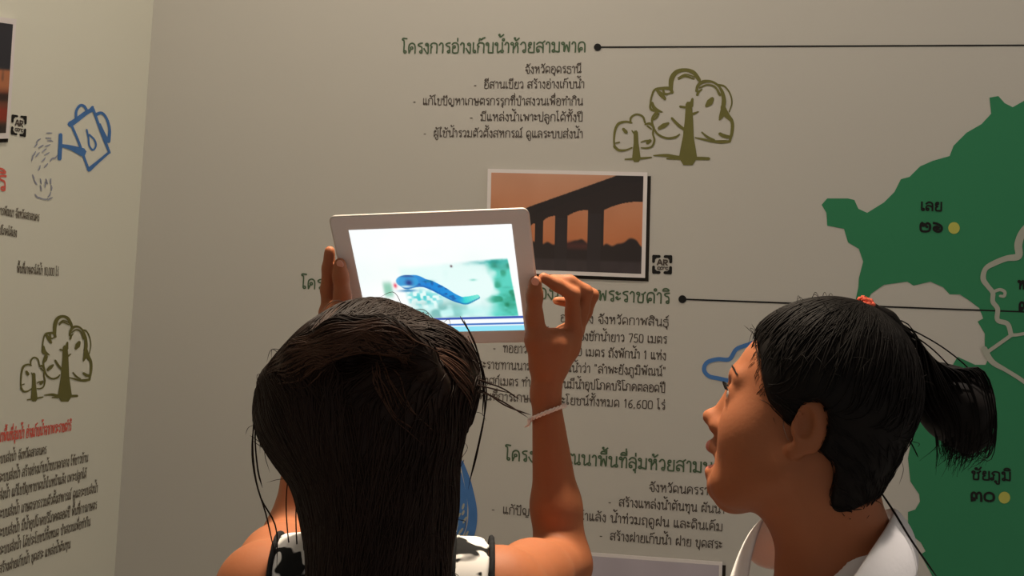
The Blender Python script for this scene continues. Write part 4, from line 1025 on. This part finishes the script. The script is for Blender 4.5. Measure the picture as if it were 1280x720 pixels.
    H.chain([P(412, 565, 1.03), P(432, 635, 1.01), P(440, 720, 1.0)], [.033, .026, .024], .03)
    hx = axis(P(290, 500, 1.05)[0], P(640, 500, 1.05)[0], .003); hy = axis(M[1, 3] - .20, M[1, 3] + .13, .003); hz = axis(1.17, M[2, 3] + .16, .003)
    hair, A = sculpt('hair', H, hx, hy, hz, M_HAIR, root, 3)
    S = Samp(A, hx, hy, hz)
    Vh = np.empty(len(hair.data.vertices) * 3); hair.data.vertices.foreach_get('co', Vh); Vh = Vh.reshape(-1, 3)
    bun = P(420, 480, .97)
    def flow(p):
        # crown sweeps back to the crest, the crest runs across, the rest falls
        d = bun - p; d = d / (np.linalg.norm(d, axis=1, keepdims=True) + 1e-6)
        acr = np.stack([np.sign(p[:, 0] - bun[0] - .02) * .25 - .9, 0 * d[:, 0], -.35 - 6.0 * (bun[0] - p[:, 0])], 1)
        wc = np.exp(-((p[:, 2] - crest) / .022) ** 2)[:, None] * .9
        wd = smst(crest - .005, crest - .06, p[:, 2])[:, None]
        dn = np.stack([-.9 * (p[:, 0] - mid), 0 * d[:, 0], np.full(len(p), -.16)], 1) * 6
        v = (d * (1 - wc) + acr * wc) * (1 - wd) + dn * wd
        return v
    crest = P(440, 436, .96)[2]; mid = P(472, 600, 1.0)[0]
    pick = lambda n, cond=None: Vh[nrs.choice(len(Vh) if cond is None else np.nonzero(cond)[0], n)]
    pa = comb(S, pick(3600), flow, 24, .006, nrs.uniform(.0001, .0016, 3600), .16)
    wis = []
    def w(*pts, n=24): wis.append(smooth_path([P(*q) for q in pts], n))
    w((345, 455, 1.0), (322, 500, 1.01), (316, 550, 1.02), (320, 600, 1.03), (333, 645, 1.04), (344, 695, 1.05)); w((338, 470, 1.0), (320, 520, 1.0), (315, 570, 1.01), (325, 620, 1.03), (345, 660, 1.04), (346, 715, 1.05))
    w((350, 450, 1.0), (326, 490, 1.0), (319, 540, 1.0), (322, 585, 1.0), (328, 610, 1.0)); w((336, 480, 1.0), (325, 525, 1.0), (326, 560, 1.0)); w((372, 420, 1.0), (350, 440, 1.0), (334, 470, 1.0), (322, 515, 1.0)); w((365, 560, 1.05), (358, 620, 1.06), (360, 670, 1.07), (366, 700, 1.08)); w((375, 580, 1.05), (370, 640, 1.06), (372, 700, 1.07)); w((380, 590, 1.04), (378, 650, 1.05), (381, 705, 1.06))
    w((570, 470, 1.04), (604, 490, 1.05), (630, 503, 1.07), (660, 522, 1.10)); w((575, 478, 1.04), (606, 490, 1.05), (632, 507, 1.07), (664, 519, 1.10)); w((560, 468, 1.04), (590, 474, 1.05), (625, 484, 1.07), (650, 500, 1.08))
    w((585, 420, 1.05), (603, 460, 1.05), (608, 500, 1.05), (600, 545, 1.05), (592, 580, 1.05), (585, 612, 1.05)); w((580, 400, 1.05), (600, 450, 1.05), (606, 510, 1.05), (598, 560, 1.05), (588, 600, 1.05)); w((575, 395, 1.06), (594, 430, 1.05), (604, 480, 1.05), (603, 520, 1.05)); w((500, 470, .965), (545, 474, .985), (590, 480, 1.02), (640, 492, 1.06)); w((505, 480, .965), (550, 486, .985), (590, 488, 1.02), (622, 497, 1.05)); w((490, 462, .96), (540, 466, .98), (585, 472, 1.02), (612, 478, 1.04)); w((395, 398, 1.03), (370, 424, 1.01), (352, 452, 1.0), (344, 470, 1.0))
    fly = flyaways(S, Vh, 150)
    wis += fly
    strands('hair_strands', list(pa) + wis, list(nrs.uniform(.0004, .0010, len(pa))) + [.00075] * (len(wis) - len(fly)) + [.0003] * len(fly), M_HAIR, hair, 4)
    # highlights painted as lighter brown strands: crest, beside the recess, right side
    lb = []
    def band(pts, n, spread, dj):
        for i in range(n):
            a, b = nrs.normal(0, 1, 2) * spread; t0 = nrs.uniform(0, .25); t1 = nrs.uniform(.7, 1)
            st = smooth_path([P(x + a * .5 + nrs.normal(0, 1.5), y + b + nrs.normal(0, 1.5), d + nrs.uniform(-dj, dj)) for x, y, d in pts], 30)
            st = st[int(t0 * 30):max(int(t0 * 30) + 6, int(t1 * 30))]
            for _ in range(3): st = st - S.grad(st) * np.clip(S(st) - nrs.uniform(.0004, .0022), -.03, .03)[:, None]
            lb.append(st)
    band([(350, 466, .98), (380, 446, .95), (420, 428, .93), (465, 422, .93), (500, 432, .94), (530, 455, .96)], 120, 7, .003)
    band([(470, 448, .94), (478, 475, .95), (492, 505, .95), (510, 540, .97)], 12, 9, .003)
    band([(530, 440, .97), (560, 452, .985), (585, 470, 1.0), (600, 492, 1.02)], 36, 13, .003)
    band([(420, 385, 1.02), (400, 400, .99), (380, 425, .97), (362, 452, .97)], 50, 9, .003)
    strands('highlight_strands', lb, nrs.uniform(.0004, .0008, len(lb)), M_HAIR3, hair, 4)['label'] = 'lighter brown strands painted as highlight'
    return root

# ================================================================== girl in the white shirt
def build_watcher():
    f = D([-.87, .27, -.44]); upv = D([.26, .96, .0]); M = frame(P(1013, 535, 1.13), f, upv, s=1.0)
    N, s = unit(M)
    neck = P(1040, 690, 1.135); c7 = P(1070, 672, 1.14)
    bf = _n(np.array([*D([-.86, 0, -.50])[:2], 0])); fx = np.cross(bf, [0, 0, 1.0])     # body forward / right
    chest = np.array([*(P(1050, 720, 1.14))[:2], c7[2] - .17]); waist = np.array([*(chest + bf * .0)[:2], 1.0]); pel = np.array([*(chest - bf * .01)[:2], .80])
    root = tag(empty('person', (pel[0], pel[1], 0)), 'person in a white shirt in profile, mouth open, black ponytail with a coral tie', 'person')
    B = np.eye(4); B[:3, 0], B[:3, 1] = fx, bf
    shc = np.array([*c7[:2], c7[2] - .108]) + bf * .03
    shL, shR = shc - fx * .135, shc + fx * .135
    def torso(F, o=0.0):
        for c, r, k in ((chest, (.128, .088, .14), .03), (waist, (.108, .080, .13), .05), (pel + np.array([0, 0, .02]), (.135, .098, .12), .05)):
            Bc = B.copy(); Bc[:3, 3] = c; F.ell(Bc, (0, 0, 0), np.array(r) + o, k)
        for sh_ in (shL, shR): F.cone(c7 + bf * .02 - np.array([0, 0, .05]), sh_, .040 + o, .043 + o, .03)
        F.cone(neck - [0, 0, .02], chest + [0, 0, .03], .045 + o, .075 + o, .03)
        F.cone(c7 - [0, 0, .02], c7 - bf * .012 - [0, 0, .11], .034 + o, .075 + o, .03)
    F = Field(); torso(F); feet = add_legs(F, pel, fx, bf, .8); add_head(F, M, neck, .050, mouth=1.0)
    F.cone(X(M, (0, -.04, -.05)), c7 - np.array([0, 0, .01]), .036, .036, .025)
    arms = []
    for q, sh_ in ((-1, shL), (1, shR)):
        el = sh_ + fx * q * .05 - np.array([0, 0, .24]) - bf * .02; wr = el + bf * .08 - np.array([0, 0, .20]) - fx * q * .01
        F.chain([sh_, el, wr], [.044, .034, .0215], .02); arms.append((sh_, el))
        hb = wr + np.array([0, 0, -.05]) + bf * .012; F.chain([wr, hb], [.021, .022], .012); F.cone(wr + [0, 0, -.03] , hb + bf * .028, .016, .014, .01); F.cone(wr + [0, 0, -.03], hb - bf * .02, .016, .014, .01)
        for j in range(4):
            o = bf * (.030 - .018 * j); r0 = hb + o + np.array([0, 0, -.012]); L = (.062, .070, .066, .052)[j]
            F.chain([r0, r0 + np.array([0, 0, -L * .5]) - fx * q * .004, r0 + np.array([0, 0, -L]) - fx * q * .014], [.0088, .0080, .0066], .004)
        F.chain([wr + bf * .012 + np.array([0, 0, -.02]), hb + bf * .045, hb + bf * .052 + np.array([0, 0, -.034])], [.013, .0098, .0076], .006)
    h = .0024; lo = np.minimum(shL, shR) - .12; hi = np.maximum(shL, shR) + .12
    lo[:2] = np.minimum(lo[:2], X(M, (0, .12, 0))[:2] - .03)
    xs = axis(lo[0], hi[0], h); ys = axis(lo[1], hi[1], h); zs = axis(-.01, 1.5, .010, (1.18, 1.62, h)); zs = zs[zs < 1.62]
    body, A0 = sculpt('body', F, xs, ys, zs, M_SKIN, root); SB = Samp(A0, xs, ys, zs); add_eyes(M, root, SB)
    # lips
    for nm, zc, dz, ry in (('upper_lip', -.0545, .004, .0905), ('lower_lip', -.0675, -.009, .0835)):
        L = Field(); zc += dz
        for q in (-1, 1): L.cone(X(M, (q * .0175, .0745 if dz > 0 else .0725, -.059 + dz * .5)), X(M, (0, ry, zc)), .0036, .0064, .004)
        c = X(M, (0, .09, zc)); sculpt(nm, L, axis(c[0] - .04, c[0] + .04, .0012), axis(c[1] - .04, c[1] + .04, .0012), axis(c[2] - .03, c[2] + .03, .0012), M_LIP, root)
    # shirt with a loose open collar
    T = Field(); torso(T, .012); Bq = B.copy(); Bq[:3, 3] = pel; T.ell(Bq, (0, 0, .02), (.165, .130, .16), .05)
    for q, (sh_, el) in zip((-1, 1), arms): T.chain([sh_, sh_ * .35 + el * .65], [.056, .058], .025)
    ntop = neck + (neck - chest) * .3 + bf * .012
    T.cone(c7 + bf * .085 + np.array([0, 0, .14]), c7 + bf * .085 - np.array([0, 0, .060]), .088, .072, .006, 's')
    T.cone(c7 + bf * .10 - np.array([0, 0, .03]), c7 + bf * .14 - np.array([0, 0, .085]), .060, .035, .006, 's')
    T.cone(c7 + bf * .06 - fx * .035 + np.array([0, 0, .10]), c7 + bf * .075 - fx * .03 - np.array([0, 0, .075]), .085, .080, .006, 's')
    T.custom(lambda x, y, z: .72 - z + 0 * x + 0 * y, 'i', .006)
    for q, (sh_, el) in zip((-1, 1), arms):
        d = _n(el - sh_); c = sh_ * .32 + el * .68
        T.custom(lambda x, y, z, d=d, c=c, q=q, s0=sh_: np.where(((x - s0[0]) * fx[0] + (y - s0[1]) * fx[1]) * q > -.02, (x - c[0]) * d[0] + (y - c[1]) * d[1] + (z - c[2]) * d[2], -1.0), 'i', .004)
    xs2 = axis(lo[0], hi[0], .0035); ys2 = axis(lo[1], hi[1], .0035); zs2 = axis(.69, 1.34, .0035)
    shirt, _ = sculpt('shirt', T, xs2, ys2, zs2, M_SHIRT, root, 3)
    # collar band standing around the neck: high at the nape, dropping to the front, with a raised far lapel
    nb = 48; V = []; rows = 7
    colpts = [P(1112, 636, 1.14), P(1100, 660, 1.09), P(1080, 694, 1.055), P(1058, 732, 1.035), P(1015, 790, 1.04), P(968, 790, 1.09), P(942, 730, 1.15), P(960, 652, 1.18), P(975, 662, 1.205), P(1020, 668, 1.21), P(1080, 645, 1.19)]
    ring = smooth_path(np.vstack([colpts, colpts[:1]]), nb + 1)[:-1]
    cen = ring.mean(0)
    drop = np.array([0, 0, -1.0])
    for r in range(rows):
        t = r / (rows - 1)
        for i in range(nb):
            o = ring[i] - cen; o[2] = 0; o = _n(o); V.append(ring[i] + o * (.004 + .026 * t + .006 * math.sin(t * 3.14)) + drop * (.050 * t - .004 * math.sin(t * 3.14)))
    Fs = [(r * nb + i, r * nb + (i + 1) % nb, (r + 1) * nb + (i + 1) % nb, (r + 1) * nb + i) for r in range(rows - 1) for i in range(nb)]
    mb = MB(); mb.add(V, Fs); co = mb.build('collar', M_SHIRT, root, True); md = co.modifiers.new('thick', 'SOLIDIFY'); md.thickness = .004; md.offset = 1; sb = co.modifiers.new('soft', 'SUBSURF'); sb.levels = sb.render_levels = 1
    L = Field(); Bp = B.copy(); Bp[:3, 3] = pel; L.ell(Bp, (0, 0, .01), (.146, .108, .11), .04); add_legs(L, pel, fx, bf, .8, .012)
    L.custom(lambda x, y, z: np.maximum(z - .86, .10 - z) + 0 * x + 0 * y, 'i', .006)
    sculpt('trousers', L, axis(pel[0] - .22, pel[0] + .22, .007), axis(pel[1] - .22, pel[1] + .22, .007), axis(.06, .92, .007), M_DENIM, root)
    for a in feet: make_shoe(root, *a)
    # ---- hair
    H = Field(); H.ell(N, (0, -.010, .040), (.083, .086, .094), .01)
    H.ell(N, (0, -.036, -.028), (.064, .046, .064), .03)
    H.ell(N, (0, .006, .052), (.070, .078, .069), .03)
    def face(x, y, z):
        px, py, pz = x - M[0, 3], y - M[1, 3], z - M[2, 3]
        ly = px * M[0, 1] + py * M[1, 1] + pz * M[2, 1]; lz = px * M[0, 2] + py * M[1, 2] + pz * M[2, 2]
        return (ly - np.interp(lz, [-.12, -.055, -.035, -.020, -.010, .015, .035, .055, .075, .09, .14], [-.05, -.045, -.045, -.040, -.012, .036, .049, .058, .077, .086, .11])) * .75
    H.custom(face, 'i', .008)
    for q in (-1, 1): H.ell(N, (q * .080, -.012, .003), (.022, .017, .028), .006, 's')
    hx = axis(X(M, (0, .13, .02))[0] - .02, M[0, 3] + .17, .0028); hy = axis(M[1, 3] - .13, M[1, 3] + .16, .0028); hz = axis(M[2, 3] - .16, M[2, 3] + .17, .0028)
    hair, A = sculpt('hair', H, hx, hy, hz, M_HAIR2, root, 3); S = Samp(A, hx, hy, hz)
    Vh = np.empty(len(hair.data.vertices) * 3); hair.data.vertices.foreach_get('co', Vh); Vh = Vh.reshape(-1, 3)
    tie = P(1081, 388, 1.125)
    lzv = (Vh - M[:3, 3]) @ M[:3, 2]
    def flow(p):
        d = tie - p; d /= np.linalg.norm(d, axis=1, keepdims=True) + 1e-6; lz = (p - M[:3, 3]) @ M[:3, 2]
        w = smst(.0, .05, lz)[:, None]; back_ = -M[:3, 1] * .8 - M[:3, 2] * .5; return d * w + back_ * (1 - w)
    n = 2200; seeds = Vh[nrs.choice(len(Vh), n)]
    pa = comb(S, seeds, flow, 18, .006, nrs.uniform(.0002, .0018, n), .12)
    pa = [p[:max(4, int(np.argmin(np.linalg.norm(p - tie, axis=1))) + 1)] for p in pa]
    # ponytail: leaves the tie, arches out behind and falls in a thick clump
    Pt = Field()
    Pt.chain([tie, P(1108, 400, 1.13), P(1135, 420, 1.13)], [.012, .009, .006], .01)
    Pt.ell(np.eye(4), P(1190, 503, 1.14), (.032, .036, .034), .02); Pt.chain([P(1168, 478, 1.14), P(1197, 510, 1.14), P(1212, 545, 1.14)], [.020, .031, .018], .02)
    px_ = axis(P(1060, 400, 1.13)[0], P(1270, 400, 1.13)[0], .0028); py_ = axis(tie[1] - .09, tie[1] + .10, .0028); pz_ = axis(P(1200, 640, 1.13)[2], P(1200, 380, 1.13)[2], .0028)
    pony, A2 = sculpt('ponytail', Pt, px_, py_, pz_, M_HAIR2, root, 3)
    wis = []; cdir = D([0, 0, 1.0])
    for i in range(420):
        a, b = nrs.normal(0, 1, 2); a = np.clip(a, -1.7, 1.7); b = np.clip(b, -1.7, 1.7); e = nrs.uniform(.75, 1.12); z = b * .018
        q = [(1088 + a * 3, 397 + a * 3, 1.13), (1122 + a * 5, 409 + a * 7 , 1.13 + z * .3), (1160 + a * 10, 440 + a * 14, 1.13 + z * .6), (1188 + a * 23, 478 - a * 10, 1.135 + z * 1.2), (1206 + a * 23, 522 - a * 6, 1.14 + z * 1.4), (1206 + a * 20, 556 + nrs.normal(0, 8), 1.14 + z * 1.3), (1196 + a * 15 + nrs.normal(0, 6), 578 + nrs.normal(0, 10) - abs(a) * 6, 1.14 + z * 1.2)]
        st = smooth_path([P(*w) for w in q], 26); st = st[8:max(16, int(26 * min(1, e)))] if i > 26 else st[:max(18, int(26 * min(1, e)))]
        wis.append(st)
    V, Q = tubes(wis, [np.full(len(p), .00075) * np.clip((len(p) - np.arange(len(p))) / 8, .15, 1) for p in wis], 3); link('ponytail_strands', mesh_np('ponytail_strands', V, Q), M_HAIR2, pony, smooth=True)
    ls = []
    def w(*pts, n=24): ls.append(smooth_path([P(*q) for q in pts], n))
    w((1092, 396, 1.13), (1130, 408, 1.13), (1172, 430, 1.13), (1205, 455, 1.13), (1222, 475, 1.13)); w((1096, 400, 1.13), (1135, 416, 1.13), (1165, 436, 1.13), (1195, 466, 1.13)); w((1100, 405, 1.13), (1140, 428, 1.13), (1172, 455, 1.13), (1190, 470, 1.13)); w((1105, 415, 1.13), (1140, 440, 1.13), (1160, 462, 1.13), (1180, 480, 1.13)); w((1120, 415, 1.13), (1150, 450, 1.13), (1165, 478, 1.13))
    w((1099, 612, 1.11), (1118, 640, 1.10), (1140, 676, 1.09), (1172, 722, 1.085)); w((1095, 606, 1.11), (1119, 643, 1.10), (1142, 680, 1.09), (1176, 728, 1.085))
    w((1130, 540, 1.13), (1140, 556, 1.13), (1148, 572, 1.13)); w((965, 400, 1.13), (948, 415, 1.13), (938, 440, 1.13)); w((975, 392, 1.13), (952, 405, 1.13), (940, 425, 1.13))
    fly = flyaways(S, Vh, 150)
    # fine short hairs along the hairline of the forehead and temple
    L = (Vh - M[:3, 3]) @ M[:3, :3]; edge = Vh[(L[:, 2] > .02) & (L[:, 1] > np.interp(L[:, 2], [0, .02, .035, .055, .075, .09, .14], [.02, .038, .045, .054, .073, .082, .10]))]
    for e in edge[nrs.choice(len(edge), 260)]:
        g = M[:3, 1] * nrs.uniform(.1, .8) - M[:3, 2] * nrs.uniform(.3, 1.0); ln = nrs.uniform(.004, .010); b0 = e - M[:3, 1] * .006 + M[:3, 2] * .004
        q = np.array([b0, b0 + g * ln * .5, b0 + g * ln + M[:3, 1] * -.002])
        for _ in range(3): q = q - SB.grad(q) * np.clip(SB(q) - .0007, -.01, .008)[:, None]
        fly.append(smooth_path(q, 8))
    strands('hair_strands', pa + ls + fly, list(nrs.uniform(.0004, .0009, len(pa))) + [.0008] * len(ls) + [.0003] * len(fly), M_HAIR2, hair, 4)
    # coral hair tie
    t = np.linspace(0, 2 * np.pi, 70); dirp = _n(P(1112, 402, 1.13) - tie); e1 = _n(np.cross(dirp, [0, 1, 0])); e2 = np.cross(dirp, e1); ps = []; rs = []
    for j in range(3):
        rr = .0100 + .0016 * np.cos(11 * t + j * 2.1); ps.append(tie + dirp * (-.002 + .004 * (j - 1)) + np.outer(rr * np.cos(t), e1) + np.outer(rr * np.sin(t), e2) + np.outer(.002 * np.sin(11 * t + j), dirp)); rs.append(np.full(70, .0024))
    V, Q = tubes(ps, rs, 7); link('hair_tie', mesh_np('hair_tie', V, Q), M_CORAL, root, smooth=True)['label'] = 'coral red hair tie'
    return root
holder = build_holder()
watcher = build_watcher()
